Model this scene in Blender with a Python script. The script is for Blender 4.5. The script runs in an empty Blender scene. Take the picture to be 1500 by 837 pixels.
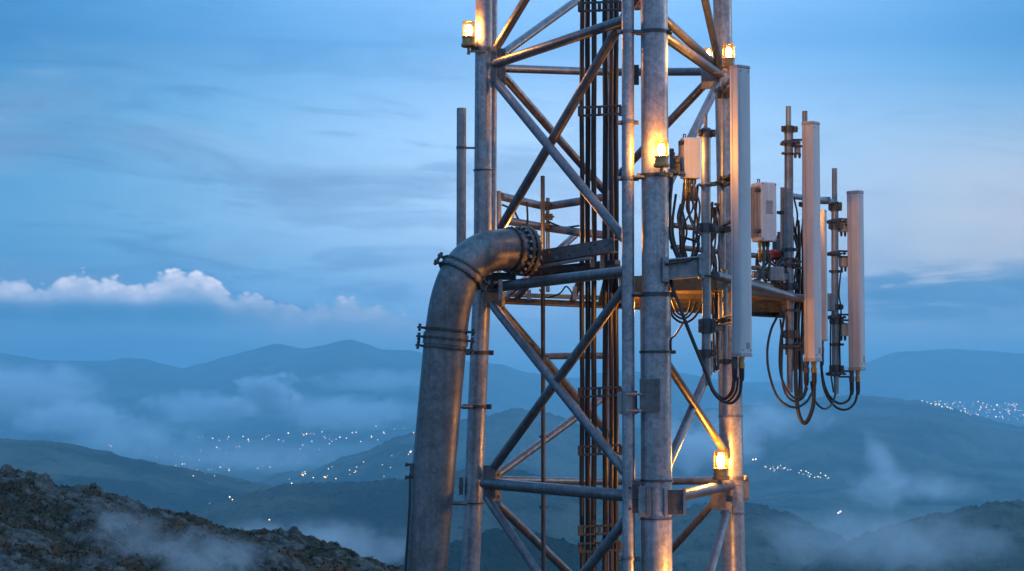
import bpy, bmesh, math, random
from mathutils import Vector, Matrix, noise
random.seed(7)
sc = bpy.context.scene
col = sc.collection
# ------------------------------------------------------------------ camera
F = 2800.0; W, H = 1500.0, 837.0; HOR = 600.0
TH = math.atan((HOR - H/2)/F)
cam = bpy.data.objects.new('camera', bpy.data.cameras.new('camera'))
col.objects.link(cam)
cam.data.sensor_width = 36.0; cam.data.lens = F/W*36.0
cam.data.clip_start = 0.5; cam.data.clip_end = 90000.0
cam.location = (0, 0, 0); cam.rotation_euler = (math.pi/2 + TH, 0, 0)
sc.camera = cam
def P(px, py, Y):
    """a point of the place that lies at distance Y in front of the lens, seen at (px,py) of the photograph"""
    x = (px - W/2)/F; u = (H/2 - py)/F
    dy = math.cos(TH) - u*math.sin(TH); dz = math.sin(TH) + u*math.cos(TH)
    t = Y/dy
    return Vector((x*t, Y, dz*t))
def S(w, Y): return w*Y/F                     # size in metres of w pixels at distance Y

# ------------------------------------------------------------------ node helpers
def new_mat(name):
    m = bpy.data.materials.new(name); m.use_nodes = True
    nt = m.node_tree; nt.nodes.clear()
    return m, nt
def N(nt, t, **kw):
    n = nt.nodes.new(t)
    for k, v in kw.items():
        if k.startswith('i_'):
            n.inputs[k[2:].replace('_', ' ')].default_value = v
        else: setattr(n, k, v)
    return n
def L(nt, a, b): nt.links.new(a, b)
def math_n(nt, op, a, b=None, c=None, clamp=False):
    n = nt.nodes.new('ShaderNodeMath'); n.operation = op; n.use_clamp = clamp
    for i, v in enumerate((a, b, c)):
        if v is None: continue
        if isinstance(v, (int, float)): n.inputs[i].default_value = v
        else: L(nt, v, n.inputs[i])
    return n.outputs[0]
def mixc(nt, fac, a, b, mode='MIX'):
    n = nt.nodes.new('ShaderNodeMix'); n.data_type = 'RGBA'; n.blend_type = mode; n.clamp_factor = True
    for sock, v in ((n.inputs['Factor'], fac), (n.inputs['A'], a), (n.inputs['B'], b)):
        if sock.name == 'Factor' and sock.type != 'VALUE': continue
        if isinstance(v, (int, float)): sock.default_value = v
        elif isinstance(v, tuple): sock.default_value = (*v[:3], 1)
        else: L(nt, v, sock)
    return n.outputs['Result']
def mixrgb(nt, fac, a, b, mode='MIX'):
    n = nt.nodes.new('ShaderNodeMixRGB'); n.blend_type = mode
    for i, v in enumerate((fac, a, b)):
        if isinstance(v, (int, float)): n.inputs[i].default_value = v
        elif isinstance(v, tuple): n.inputs[i].default_value = (*v[:3], 1)
        else: L(nt, v, n.inputs[i])
    return n.outputs[0]
def maprange(nt, v, a, b, c=0.0, d=1.0, smooth=True):
    n = nt.nodes.new('ShaderNodeMapRange'); n.interpolation_type = 'SMOOTHSTEP' if smooth else 'LINEAR'
    L(nt, v, n.inputs[0])
    for i, x in enumerate((a, b, c, d)): n.inputs[i+1].default_value = x
    return n.outputs[0]

def steel(name, base=(0.30, 0.31, 0.33), rough=0.42, metallic=0.75, rust=0.25, spangle=0.5, dark=0.55, streak=1.0):
    """weathered galvanised steel: spangle, vertical run-off streaks, rust freckles, fine bump"""
    m, nt = new_mat(name)
    tc = N(nt, 'ShaderNodeTexCoord')
    vor = N(nt, 'ShaderNodeTexVoronoi', i_Scale=34.0); L(nt, tc.outputs['Object'], vor.inputs['Vector'])
    big = N(nt, 'ShaderNodeTexNoise', i_Scale=3.1, i_Detail=6.0, i_Roughness=0.65); L(nt, tc.outputs['Object'], big.inputs['Vector'])
    mp = N(nt, 'ShaderNodeMapping'); mp.inputs['Scale'].default_value = (26, 26, 1.3); L(nt, tc.outputs['Object'], mp.inputs['Vector'])
    stk = N(nt, 'ShaderNodeTexNoise', i_Scale=1.0, i_Detail=5.0, i_Roughness=0.6); L(nt, mp.outputs[0], stk.inputs['Vector'])
    fine = N(nt, 'ShaderNodeTexNoise', i_Scale=90.0, i_Detail=3.0); L(nt, tc.outputs['Object'], fine.inputs['Vector'])
    sep = N(nt, 'ShaderNodeSeparateColor'); L(nt, vor.outputs['Color'], sep.inputs[0])
    v = math_n(nt, 'MULTIPLY_ADD', sep.outputs[0], 0.30*spangle, 1.0 - 0.15*spangle)
    mid = N(nt, 'ShaderNodeTexNoise', i_Scale=15.0, i_Detail=5.0, i_Roughness=0.6, i_Distortion=0.5); L(nt, tc.outputs['Object'], mid.inputs['Vector'])
    v2 = math_n(nt, 'MULTIPLY', maprange(nt, big.outputs[0], 0.3, 0.68, 0.5+0.45*dark, 1.12), maprange(nt, mid.outputs[0], 0.33, 0.66, 0.86, 1.08))
    v3 = maprange(nt, stk.outputs[0], 0.32, 0.68, 1.0 - 0.17*streak, 1.0 + 0.08*streak)
    v4 = maprange(nt, fine.outputs[0], 0.2, 0.8, 0.85, 1.13)
    t = math_n(nt, 'MULTIPLY', math_n(nt, 'MULTIPLY', v, v2), math_n(nt, 'MULTIPLY', v3, v4))
    comb = N(nt, 'ShaderNodeCombineColor')
    for i in range(3): L(nt, t, comb.inputs[i])
    c = mixrgb(nt, 1.0, base, comb.outputs[0], 'MULTIPLY')
    rn = N(nt, 'ShaderNodeTexNoise', i_Scale=7.0, i_Detail=9.0, i_Roughness=0.72); L(nt, mp.outputs[0], rn.inputs['Vector'])
    rn.inputs['Scale'].default_value = 0.8
    rn2 = N(nt, 'ShaderNodeTexNoise', i_Scale=5.0, i_Detail=8.0, i_Roughness=0.75); L(nt, tc.outputs['Object'], rn2.inputs['Vector'])
    rm = math_n(nt, 'MULTIPLY', maprange(nt, rn.outputs[0], 0.5, 0.72), maprange(nt, rn2.outputs[0], 0.5, 0.68))
    rm = math_n(nt, 'MULTIPLY', rm, min(1.0, rust*2.4), clamp=True)
    c = mixrgb(nt, rm, c, (0.13, 0.055, 0.022))
    wm = N(nt, 'ShaderNodeTexNoise', i_Scale=21.0, i_Detail=6.0, i_Roughness=0.7); L(nt, tc.outputs['Object'], wm.inputs['Vector'])
    c = mixrgb(nt, math_n(nt, 'MULTIPLY', maprange(nt, wm.outputs[0], 0.63, 0.75), 0.55), c, (0.48, 0.49, 0.50))
    b = N(nt, 'ShaderNodeBsdfPrincipled')
    L(nt, c, b.inputs['Base Color'])
    L(nt, math_n(nt, 'MULTIPLY', math_n(nt, 'SUBTRACT', 1.0, rm), metallic), b.inputs['Metallic'])
    L(nt, math_n(nt, 'MULTIPLY_ADD', sep.outputs[1], 0.14, math_n(nt, 'MULTIPLY_ADD', big.outputs[0], 0.25, rough - 0.17)), b.inputs['Roughness'])
    bp = N(nt, 'ShaderNodeBump', i_Strength=0.25, i_Distance=0.004)
    L(nt, math_n(nt, 'ADD', fine.outputs[0], math_n(nt, 'MULTIPLY', wm.outputs[0], 1.4)), bp.inputs['Height']); L(nt, bp.outputs[0], b.inputs['Normal'])
    o = N(nt, 'ShaderNodeOutputMaterial'); L(nt, b.outputs[0], o.inputs[0])
    return m
def simple(name, base, rough=0.5, metallic=0.0, var=0.2, scale=12.0, bump=0.1, dirt=0.3):
    m, nt = new_mat(name)
    tc = N(nt, 'ShaderNodeTexCoord')
    n1 = N(nt, 'ShaderNodeTexNoise', i_Scale=scale, i_Detail=6.0, i_Roughness=0.65); L(nt, tc.outputs['Object'], n1.inputs['Vector'])
    mp = N(nt, 'ShaderNodeMapping'); mp.inputs['Scale'].default_value = (40, 40, 1.5); L(nt, tc.outputs['Object'], mp.inputs['Vector'])
    n2 = N(nt, 'ShaderNodeTexNoise', i_Scale=1.0, i_Detail=4.0); L(nt, mp.outputs[0], n2.inputs['Vector'])
    t = maprange(nt, n1.outputs[0], 0.3, 0.7, 1-var, 1+var*0.6)
    t2 = maprange(nt, n2.outputs[0], 0.35, 0.7, 1.0, 1.0-dirt)
    t = math_n(nt, 'MULTIPLY', t, t2)
    comb = N(nt, 'ShaderNodeCombineColor')
    for i in range(3): L(nt, t, comb.inputs[i])
    c = mixrgb(nt, 1.0, base, comb.outputs[0], 'MULTIPLY')
    b = N(nt, 'ShaderNodeBsdfPrincipled', i_Roughness=rough, i_Metallic=metallic)
    L(nt, c, b.inputs['Base Color'])
    L(nt, maprange(nt, n1.outputs[0], 0.2, 0.8, rough-0.08, min(1, rough+0.12)), b.inputs['Roughness'])
    bp = N(nt, 'ShaderNodeBump', i_Strength=bump, i_Distance=0.01); L(nt, n1.outputs[0], bp.inputs['Height']); L(nt, bp.outputs[0], b.inputs['Normal'])
    o = N(nt, 'ShaderNodeOutputMaterial'); L(nt, b.outputs[0], o.inputs[0])
    return m
def emis(name, color, strength, sample=True):
    m, nt = new_mat(name)
    e = N(nt, 'ShaderNodeEmission', i_Strength=strength); e.inputs[0].default_value = (*color, 1)
    o = N(nt, 'ShaderNodeOutputMaterial'); L(nt, e.outputs[0], o.inputs[0])
    if not sample: m.cycles.emission_sampling = 'NONE'
    return m
def lens_mat(name, tint):
    m, nt = new_mat(name)
    tr = N(nt, 'ShaderNodeBsdfTransparent'); tr.inputs[0].default_value = (*tint, 1)
    tl = N(nt, 'ShaderNodeBsdfTranslucent'); tl.inputs[0].default_value = (1.0, 0.50, 0.10, 1)
    gl = N(nt, 'ShaderNodeBsdfGlossy', i_Roughness=0.12)
    mx = N(nt, 'ShaderNodeMixShader'); mx.inputs[0].default_value = 0.003
    L(nt, tr.outputs[0], mx.inputs[1]); L(nt, tl.outputs[0], mx.inputs[2])
    mx2 = N(nt, 'ShaderNodeMixShader'); mx2.inputs[0].default_value = 0.07
    L(nt, mx.outputs[0], mx2.inputs[1]); L(nt, gl.outputs[0], mx2.inputs[2])
    o = N(nt, 'ShaderNodeOutputMaterial'); L(nt, mx2.outputs[0], o.inputs[0])
    return m

M = {}
M['leg'] = steel('galvanised_leg', (0.30, 0.315, 0.35), 0.36, 0.5, 0.07, 1.0, 0.55)
M['brace'] = steel('galvanised_brace', (0.17, 0.18, 0.205), 0.36, 0.6, 0.15, 0.5, 0.6)
M['plate'] = steel('plate_steel', (0.12, 0.128, 0.14), 0.42, 0.55, 0.3, 0.4, 0.7)
M['dark'] = steel('dark_weathered_steel', (0.07, 0.074, 0.082), 0.5, 0.45, 0.2, 0.4, 0.6)
M['duct'] = steel('weathered_duct', (0.15, 0.158, 0.172), 0.40, 0.55, 0.3, 0.8, 0.3, 1.0)
M['deck'] = steel('rusted_deck_steel', (0.24, 0.185, 0.12), 0.5, 0.45, 0.6, 0.4, 0.6)
M['mast'] = steel('mast_steel', (0.23, 0.245, 0.265), 0.42, 0.6, 0.2, 0.4, 0.7)
M['rubber'] = simple('black_cable_rubber', (0.011, 0.011, 0.013), 0.50, 0.0, 0.3, 30, 0.1, 0.2)
M['cablerib'] = simple('brown_black_cable', (0.018, 0.013, 0.012), 0.45, 0.0, 0.3, 30, 0.1, 0.2)
M['radome'] = simple('grey_radome', (0.45, 0.45, 0.48), 0.5, 0.0, 0.07, 5, 0.03, 0.12)
M['radome_cap'] = simple('radome_cap', (0.30, 0.30, 0.32), 0.5, 0.0, 0.1, 8, 0.03, 0.2)
M['rru'] = simple('white_radio_case', (0.47, 0.48, 0.51), 0.45, 0.0, 0.08, 7, 0.03, 0.15)
M['label'] = simple('label_grey', (0.24, 0.25, 0.27), 0.6, 0.0, 0.3, 300, 0.0, 0.1)
M['brass'] = simple('brass_connector', (0.42, 0.27, 0.09), 0.35, 0.9, 0.2, 40, 0.1, 0.2)
M['lampbase'] = simple('bronze_lamp_base', (0.42, 0.24, 0.10), 0.4, 0.4, 0.3, 30, 0.1, 0.3)
M['bulb'] = emis('lamp_bulb_light', (1.0, 0.47, 0.12), 850.0)
M['lens'] = lens_mat('amber_lens', (1.0, 0.80, 0.42))
M['redlens'] = simple('red_lens', (0.45, 0.03, 0.02), 0.3, 0.0, 0.1, 20, 0.0, 0.1)
M['redcloth'] = simple('red_canvas', (0.42, 0.03, 0.025), 0.8, 0.0, 0.3, 20, 0.3, 0.2)
M['tan'] = simple('tan_filter_box', (0.50, 0.36, 0.27), 0.5, 0.0, 0.1, 10, 0.05, 0.2)
M['bluebox'] = simple('navy_box_paint', (0.03, 0.05, 0.09), 0.5, 0.0, 0.1, 10, 0.05, 0.2)

# ------------------------------------------------------------------ mesh helpers
def frame_of(d):
    d = d.normalized()
    a = Vector((0, 0, 1)) if abs(d.z) < 0.9 else Vector((1, 0, 0))
    u = d.cross(a).normalized(); v = u.cross(d).normalized()
    return u, v, d
class MB:
    def __init__(s): s.bm = bmesh.new()
    def tube(s, pts, r, seg=14, cap=True, closed=False):
        pts = [Vector(p) for p in pts]; n = len(pts)
        rs = r if isinstance(r, (list, tuple)) else [r]*n
        rings = []; u = None
        for i, p in enumerate(pts):
            if closed: d = pts[(i+1) % n] - pts[i-1]
            elif i == 0: d = pts[1]-pts[0]
            elif i == n-1: d = pts[-1]-pts[-2]
            else: d = (pts[i+1]-p).normalized() + (p-pts[i-1]).normalized()
            d.normalize()
            if u is None: u, v, _ = frame_of(d)
            else:
                u = (u - d*u.dot(d)).normalized(); v = d.cross(u).normalized()
            v = d.cross(u).normalized()
            rings.append([s.bm.verts.new(p + (u*math.cos(2*math.pi*k/seg) + v*math.sin(2*math.pi*k/seg))*rs[i]) for k in range(seg)])
        m = n if closed else n-1
        for i in range(m):
            A, B = rings[i], rings[(i+1) % n]
            for k in range(seg):
                f = s.bm.faces.new((A[k], A[(k+1) % seg], B[(k+1) % seg], B[k])); f.smooth = True
        if cap and not closed:
            s.bm.faces.new(list(reversed(rings[0]))); s.bm.faces.new(rings[-1])
        return s
    def lathe(s, prof, c, axis=Vector((0, 0, 1)), seg=24, smooth=True):
        """prof: (radius, height) list round the axis at c"""
        u, v, d = frame_of(Vector(axis)); c = Vector(c); rings = []
        for r, h in prof:
            rings.append([s.bm.verts.new(c + d*h + (u*math.cos(2*math.pi*k/seg) + v*math.sin(2*math.pi*k/seg))*max(r, 1e-5)) for k in range(seg)])
        for i in range(len(prof)-1):
            A, B = rings[i], rings[i+1]
            sm = smooth
            for k in range(seg):
                f = s.bm.faces.new((A[k], B[k], B[(k+1) % seg], A[(k+1) % seg])); f.smooth = sm
        s.bm.faces.new(rings[0]); s.bm.faces.new(list(reversed(rings[-1])))
        return s
    def cyl(s, a, b, r, seg=12):
        a = Vector(a); b = Vector(b); return s.tube([a, b], r, seg)
    def ring(s, c, axis, r, h, t=0.006, seg=28):
        """a band clamped round a pipe: radius r inside, height h, thickness t"""
        u, v, d = frame_of(Vector(axis)); c = Vector(c)
        prof = [(r-0.004, -h/2), (r+t, -h/2), (r+t, h/2), (r-0.004, h/2)]
        rings = [[s.bm.verts.new(c + d*q + (u*math.cos(2*math.pi*k/seg) + v*math.sin(2*math.pi*k/seg))*rr) for k in range(seg)] for rr, q in prof]
        for i in range(4):
            A, B = rings[i], rings[(i+1) % 4]
            for k in range(seg):
                f = s.bm.faces.new((A[k], B[k], B[(k+1) % seg], A[(k+1) % seg])); f.smooth = (i == 1)
        return s
    def box(s, c, hx, hy, hz, X=(1, 0, 0), Z=(0, 0, 1), bev=0.003):
        X = Vector(X).normalized(); Z = Vector(Z); Z = (Z - X*Z.dot(X)).normalized(); Y = Z.cross(X); c = Vector(c)
        bm = bmesh.new()
        bmesh.ops.create_cube(bm, size=2.0)
        if bev:
            for v in bm.verts: v.co = Vector((v.co.x*hx, v.co.y*hy, v.co.z*hz))
            bmesh.ops.bevel(bm, geom=list(bm.edges), offset=min(bev, 0.45*min(hx, hy, hz)), segments=2, affect='EDGES', profile=0.5)
            for v in bm.verts: v.co = c + X*v.co.x + Y*v.co.y + Z*v.co.z
        else:
            for v in bm.verts: v.co = c + X*v.co.x*hx + Y*v.co.y*hy + Z*v.co.z*hz
        me = bpy.data.meshes.new('t'); bm.to_mesh(me); bm.free(); s.bm.from_mesh(me); bpy.data.meshes.remove(me)
        return s
    def bar(s, a, b, w, h, up=(0, 0, 1), bev=0.003):
        a = Vector(a); b = Vector(b); d = b-a
        return s.box((a+b)/2, d.length/2, w/2, h/2, d, up, bev)
    def bolt(s, c, axis, r=0.012, h=0.012):
        a = Vector(axis).normalized(); c = Vector(c)
        return s.lathe([(r, 0), (r, h)], c, a, 6, False) if True else s
    def build(s, name, mat, parent=None, origin=None):
        """links ONE mesh object; its origin is the thing's origin"""
        me = bpy.data.meshes.new(name)
        bmesh.ops.recalc_face_normals(s.bm, faces=list(s.bm.faces))
        for e in s.bm.edges:
            lf = e.link_faces
            if len(lf) == 2 and (not lf[0].smooth or not lf[1].smooth or lf[0].normal.dot(lf[1].normal) < 0.80): e.smooth = False
        if parent is not None:
            root = parent
            while root.parent: root = root.parent
            o0 = Vector(root['o0'])
        else:
            if origin is None:
                zs = [v.co for v in s.bm.verts]
                origin = Vector((sum(v.x for v in zs)/len(zs), sum(v.y for v in zs)/len(zs), min(v.z for v in zs)))
            o0 = Vector(origin)
        for v in s.bm.verts: v.co -= o0
        s.bm.to_mesh(me); s.bm.free()
        for mm in (mat if isinstance(mat, (list, tuple)) else [mat]): me.materials.append(mm)
        o = bpy.data.objects.new(name, me); col.objects.link(o)
        if parent is not None: o.parent = parent
        else: o.location = o0; ROOT0[o.name] = tuple(o0); o['o0'] = tuple(o0)
        return o
ROOT0 = {}
def tag(o, label, cat, group=None):
    o['label'] = label; o['category'] = cat
    if group: o['group'] = group
    return o
def thing(name, label, cat, loc, group=None):
    o = bpy.data.objects.new(name, None); col.objects.link(o); o.empty_display_size = 0.2
    o.location = loc; o['o0'] = tuple(loc)
    return tag(o, label, cat, group)
def structure(o, kind='structure'):
    o['kind'] = kind; return o
def spline(pts, n=8):
    """Catmull-Rom through the points"""
    pts = [Vector(p) for p in pts]; out = []
    q = [pts[0]*2-pts[1]] + pts + [pts[-1]*2-pts[-2]]
    for i in range(1, len(q)-2):
        a, b, c, d = q[i-1], q[i], q[i+1], q[i+2]
        for k in range(n):
            t = k/n
            out.append(0.5*((2*b) + (c-a)*t + (2*a-5*b+4*c-d)*t*t + (3*b-a-3*c+d)*t**3))
    out.append(pts[-1]); return out
def px_spline(lst, n=8): return spline([P(*p) for p in lst], n)

# ================================================================== THE TOWER
dN, dC, dL, dR, dB = 16.0, 15.97, 17.6, 17.8, 19.4
GROUND_Z = -22.0
def leg_line(x0, y0, x1, y1, Y):
    a = P(x0, y0, Y); b = P(x1, y1, Y); d = b-a
    def at(z): return a + d*((z-a.z)/d.z)
    return at
legN = leg_line(958.2, 0, 962, 837, dN); legR = leg_line(1058, 0, 1075, 837, dR); legB = leg_line(896, 0, 896, 837, dB)
legLu = leg_line(709, 60, 707, 400, dL); legLd = leg_line(707, 400, 689, 837, dL)
zJ = P(707, 400, dL).z
TOP = P(960, -420, dN).z
tower = thing('lattice_tower', 'tall galvanised steel lattice tower of round legs and crossed tube braces', 'tower', (1.0, 17.3, GROUND_Z))
def leg(at, segs):
    mb = MB()
    for z0, z1, r in segs:
        mb.tube([at(z0) if not callable(z0) else z0, at(z1)], r, 40)
    return mb.build('leg', M['leg'], tower)
zN1 = P(960, 432, dN).z
leg(legN, [(TOP, zN1, S(20, dN)), (zN1-0.0, GROUND_Z-0.3, S(22.6, dN))])
mb = MB(); mb.tube([legLu(TOP), legLu(zJ), legLd(GROUND_Z-0.3)], [S(12.5, dL), S(13.5, dL), S(15.7, dL)], 40)
# thicker lower tube under the elbow
mb.build('leg', M['leg'], tower)
zR1 = P(1066, 445, dR).z
leg(legR, [(TOP, zR1, S(13.6, dR)), (zR1, GROUND_Z-0.3, S(17.2, dR))])
leg(legB, [(TOP, GROUND_Z-0.3, S(9, dB))])
# tube running up beside the left leg
MB().tube([P(725.5, -420, dL+0.02), P(722, 340, dL+0.02), P(719, 405, dL+0.02)], S(5.2, dL), 18).build('riser_tube', M['leg'], tower)
# tall conduit in front, tied to the near leg
MB().tube([P(919.5, -420, dC), P(920, 400, dC), P(921, 837, dC), P(922.5, 1400, dC)], S(9.2, dC), 28).build('riser_tube', M['leg'], tower)

def brace(x0, y0, Y0, x1, y1, Y1, w, mat='brace', cap=True):
    a = P(x0, y0, Y0); b = P(x1, y1, Y1)
    mb = MB(); d = (b-a).normalized()
    r = S(w/2, (Y0+Y1)/2)
    # flattened, bolted ends
    mb.tube([a, a+d*0.05, a+d*0.09, b-d*0.09, b-d*0.05, b], [r*0.9, r*0.9, r, r, r*0.9, r*0.9], 18)
    return mb.build('brace', M[mat], tower)
CF = dC + 0.06   # braces meet the conduit and near leg from behind
# front face, left leg to near leg
brace(733, 335, dL-0.05, 941, -20, CF, 14)
brace(725, 118, dL-0.1, 921, 358, CF, 14)
brace(726, 72, dL-0.05, 920, -250, CF, 13)
brace(722, 95, dL-0.1, 920, 28, CF-0.05, 15)
brace(716, 422, dL-0.12, 921, 397, CF-0.05, 16)
brace(720, 445, dL-0.12, 922, 700, CF-0.02, 14)
brace(714, 698, dL-0.05, 921, 414, CF, 14)
brace(708, 708, dL-0.12, 924, 727, CF-0.05, 17)
brace(712, 728, dL-0.12, 925, 1040, CF, 13)
brace(700, 1040, dL-0.05, 924, 752, CF, 14)
brace(695, 1020, dL-0.1, 925, 1060, CF, 15)
# back face
brace(730, 84, dL+0.1, 896, -36, dB, 12)
brace(727, 100, dL+0.15, 896, 106, dB, 12)
brace(732, 105, dL+0.12, 896, 292, dB, 12)
brace(728, 446, dL+0.12, 896, 641, dB, 12)
brace(726, 697, dL+0.12, 896, 573, dB, 12)
brace(720, 703, dL+0.15, 896, 706, dB, 11)
brace(728, 738, dL+0.12, 896, 900, dB, 12)
brace(797, 522, dB-0.5, 896, 521, dB, 10)
brace(896, 106, dB, 1052, 105, dR, 12)
brace(896, 268, dB, 1052, 103, dR+0.1, 12)
brace(896, 706, dB, 1066, 704, dR, 11)
brace(896, 902, dB, 1058, 722, dR+0.1, 11)
brace(735, 440, dL+0.2, 848, 340, dB-0.4, 10)
# near leg to right leg
brace(962, 18, dN+0.06, 1050, 98, dR, 13)
brace(962, 45, dN+0.04, 1056, 112, dR-0.1, 15)
brace(968, -290, dN, 1055, 100, dR-0.14, 12)
brace(1054, 118, dR-0.12, 968, 292, dN+0.06, 13)
brace(960, 506, dN+0.06, 1066, 668, dR-0.1, 12)
brace(956, 733, dN+0.06, 1062, 488, dR-0.1, 13)
brace(985, 728, dN+0.02, 1070, 711, dR-0.12, 17)
brace(1067, 742, dR-0.14, 1018, 920, dN+0.5, 14)
# the bay above and the bays down to the ground
def bay(z0, z1):
    for at0, at1, r in ((legLd, legN, 0.045), (legN, legR, 0.045), (legB, legR, 0.038), (legLd, legB, 0.038)):
        MB().tube([at0(z0), at1(z1)], r, 10).build('brace', M['brace'], tower)
        MB().tube([at0(z1)+Vector((0, 0.1, 0)), at1(z0)+Vector((0, 0.1, 0))], r, 10).build('brace', M['brace'], tower)
for k in range(4): bay(-4.0-k*4.4, -8.2-k*4.4)

def plate(x, y, Y, w, h, t=0.014, yaw=0.0, mat='plate', bolts=4, name='gusset_plate', tilt=0.0):
    mb = MB(); c = P(x, y, Y); X = Vector((math.cos(yaw), math.sin(yaw), 0)); Z = Vector((math.sin(tilt), 0, math.cos(tilt)))
    hw, hh = S(w, Y)/2, S(h, Y)/2
    mb.box(c, hw, t/2, hh, X, Z, 0.003)
    nrm = X.cross(Vector((0, 0, 1)))      # towards the lens
    if nrm.y > 0: nrm = -nrm
    n = max(1, bolts//2)
    if bolts:
        for sx in (-0.62, 0.62):
            for k in range(n):
                sz = -0.72 + 1.44*k/max(1, n-1) if n > 1 else 0
                mb.bolt(c + X*hw*sx + Vector((0, 0, hh*sz)) + nrm*t*0.5, nrm, S(2.3, Y), 0.014)
    return mb.build(name, M[mat], tower)
plate(733.5, 98, dL-0.02, 15, 55, yaw=0.25)
plate(723, 98, dL-0.14, 9, 62, yaw=-0.3)
plate(724, 428, dL-0.14, 22, 46, yaw=0.1)
plate(734, 436, dL+0.06, 12, 44, yaw=0.5)
plate(717, 706, dL-0.15, 18, 48, yaw=0.05)
plate(727, 712, dL+0.06, 14, 44, yaw=0.5)
plate(675.5, 712, dL-0.04, 6, 26, bolts=2, t=0.05)
plate(952, 579, dN-0.145, 30, 48, bolts=6, t=0.018)
plate(928, 730, dC-0.02, 18, 42, bolts=4, t=0.05, mat='dark')
plate(943, 735, dN-0.13, 16, 44, bolts=4, t=0.012, mat='mast')
plate(950, 734, dN-0.15, 6, 44, bolts=2, t=0.02, mat='brace')
plate(988, 736, dN-0.10, 28, 36, bolts=4, t=0.02, mat='dark')
plate(975, 736, dN-0.10, 5, 42, t=0.08, bolts=0, mat='mast')
plate(1002, 735, dN-0.10, 4, 38, t=0.06, bolts=0, mat='mast')
plate(1052, 730, dR-0.2, 22, 34, bolts=4, mat='brace', yaw=-0.3)
plate(1067, 748, dR-0.22, 12, 26, bolts=2, mat='brace', yaw=-0.2)
plate(1091, 717, dR-0.02, 12, 32, bolts=4, mat='brace', yaw=0.2)
plate(1038, 118, dR-0.05, 22, 26, bolts=2, mat='brace', yaw=-0.2)
plate(1060, 128, dR-0.18, 12, 30, bolts=2, mat='mast', yaw=0.2)
plate(931, 110, dC+0.1, 10, 30, bolts=2, mat='dark')

def band(at, py, Y, r_px, h=0.022, lug=None, mat='dark', name='clamp_band', t=0.008):
    z = P(750, py, Y).z; c = at(z); mb = MB(); mb.ring(c, (0, 0, 1), S(r_px, Y), h, t)
    r = S(r_px, Y)
    for ang in (lug or ()):
        d = Vector((math.cos(ang), -math.sin(ang), 0)); q = c + d*(r+0.016)
        mb.box(q, 0.022, 0.010, h*0.75, d, (0, 0, 1), 0.002)
        tdir = Vector((-d.y, d.x, 0)); mb.cyl(q - tdir*0.035 + d*0.006, q + tdir*0.035 + d*0.006, 0.007, 8)
        mb.bolt(q + tdir*0.022 + d*0.006, tdir, 0.014, 0.012); mb.bolt(q - tdir*0.022 + d*0.006, -tdir, 0.014, 0.012)
    return mb.build(name, M[mat], tower)
band(legN, 48, dN, 20, 0.03, (math.pi, 0.2))
band(legN, 258, dN, 20, 0.03, (math.pi, 0.0))
band(legN, 432, dN, 23, 0.035, (0.1,))
band(legN, 516, dN, 22.8, 0.02, (0.0,))
band(legN, 704, dN, 22.9, 0.02)
band(legN, 760, dN, 22.9, 0.012)
band(legLu, 73, dL, 13.5, 0.035, (math.pi, 0.2), 'brace')
band(legLu, 250, dL, 13.5, 0.012)
band(legLd, 517, dL, 15, 0.03, (math.pi, 0.0))
band(legLd, 596, dL, 15.3, 0.03, (math.pi, 0.2))
band(legLd, 737, dL, 15.6, 0.012)
band(legR, 700, dR, 17.2, 0.03, (2.6, 0.4), 'brace')
band(legR, 752, dR, 17.4, 0.02, None, 'brace')
band(legR, 610, dR, 17, 0.015, None, 'brace')
band(legR, 120, dR, 13.6, 0.03, (0.3,), 'brace')
legC = leg_line(919.5, 0, 921, 837, dC)
for py in (180, 47, 262, 602, 818):
    band(legC, py, dC, 9.2, 0.025, (math.pi, 0.0), 'brace')
# sleeve round the conduit by the big plate, with its studs to the near leg
mb = MB(); z = P(750, 590, dC).z; mb.ring(legC(z), (0, 0, 1), S(9.4, dC), S(34, dC), 0.02)
mb.box(legC(z)+Vector((-0.075, -0.02, 0)), 0.018, 0.03, S(15, dC), (1, 0, 0))
for dy in (-12, 12):
    q = P(930, 590+dy, dC-0.12); mb.cyl(q - Vector((0.06, 0, 0)), q + Vector((0.06, 0, 0)), 0.010, 8)
    mb.bolt(q + Vector((-0.055, 0, 0)), (-1, 0, 0), 0.016, 0.016); mb.bolt(q+Vector((0.035, 0, 0)), (1, 0, 0), 0.016, 0.014)
mb.build('sleeve_clamp', M['mast'], tower)
for y in (48, 260, 432, 730):
    MB().cyl(P(921, y, dC-0.03), P(945, y, dN-0.06), 0.018, 10).build('tie_bar', M['dark'], tower)
# tie bars between left leg and the duct
for (x0, y0, x1, y1) in ((672, 596, 690, 596), (656, 737, 682, 738), (676, 516, 692, 517)):
    MB().cyl(P(x0, y0, dL-0.3), P(x1, y1, dL-0.12), 0.018, 10).build('tie_bar', M['brace'], tower)
# big bracket from the near leg to the first mast
mb = MB()
a, b = P(974, 396, dN-0.06), P(1027, 391, dN-0.06)
mb.bar(a, b, 0.05, S(26, dN)); mb.bar(a+Vector((0, -0.03, S(14, dN))), b+Vector((0, -0.03, S(14, dN))), 0.10, 0.014); mb.bar(a+Vector((0, -0.03, -S(14, dN))), b+Vector((0, -0.03, -S(14, dN))), 0.10, 0.014)
for q, h in ((a, 36), (b, 36)):
    mb.box(q+Vector((0, -0.035, 0)), 0.026, 0.05, S(h/2, dN), (1, 0, 0))
    for dz in (-0.07, 0.07): mb.bolt(q+Vector((0, -0.085, dz)), (0, -1, 0), 0.014, 0.014)
mb.build('mast_bracket', M['mast'], tower)

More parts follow.
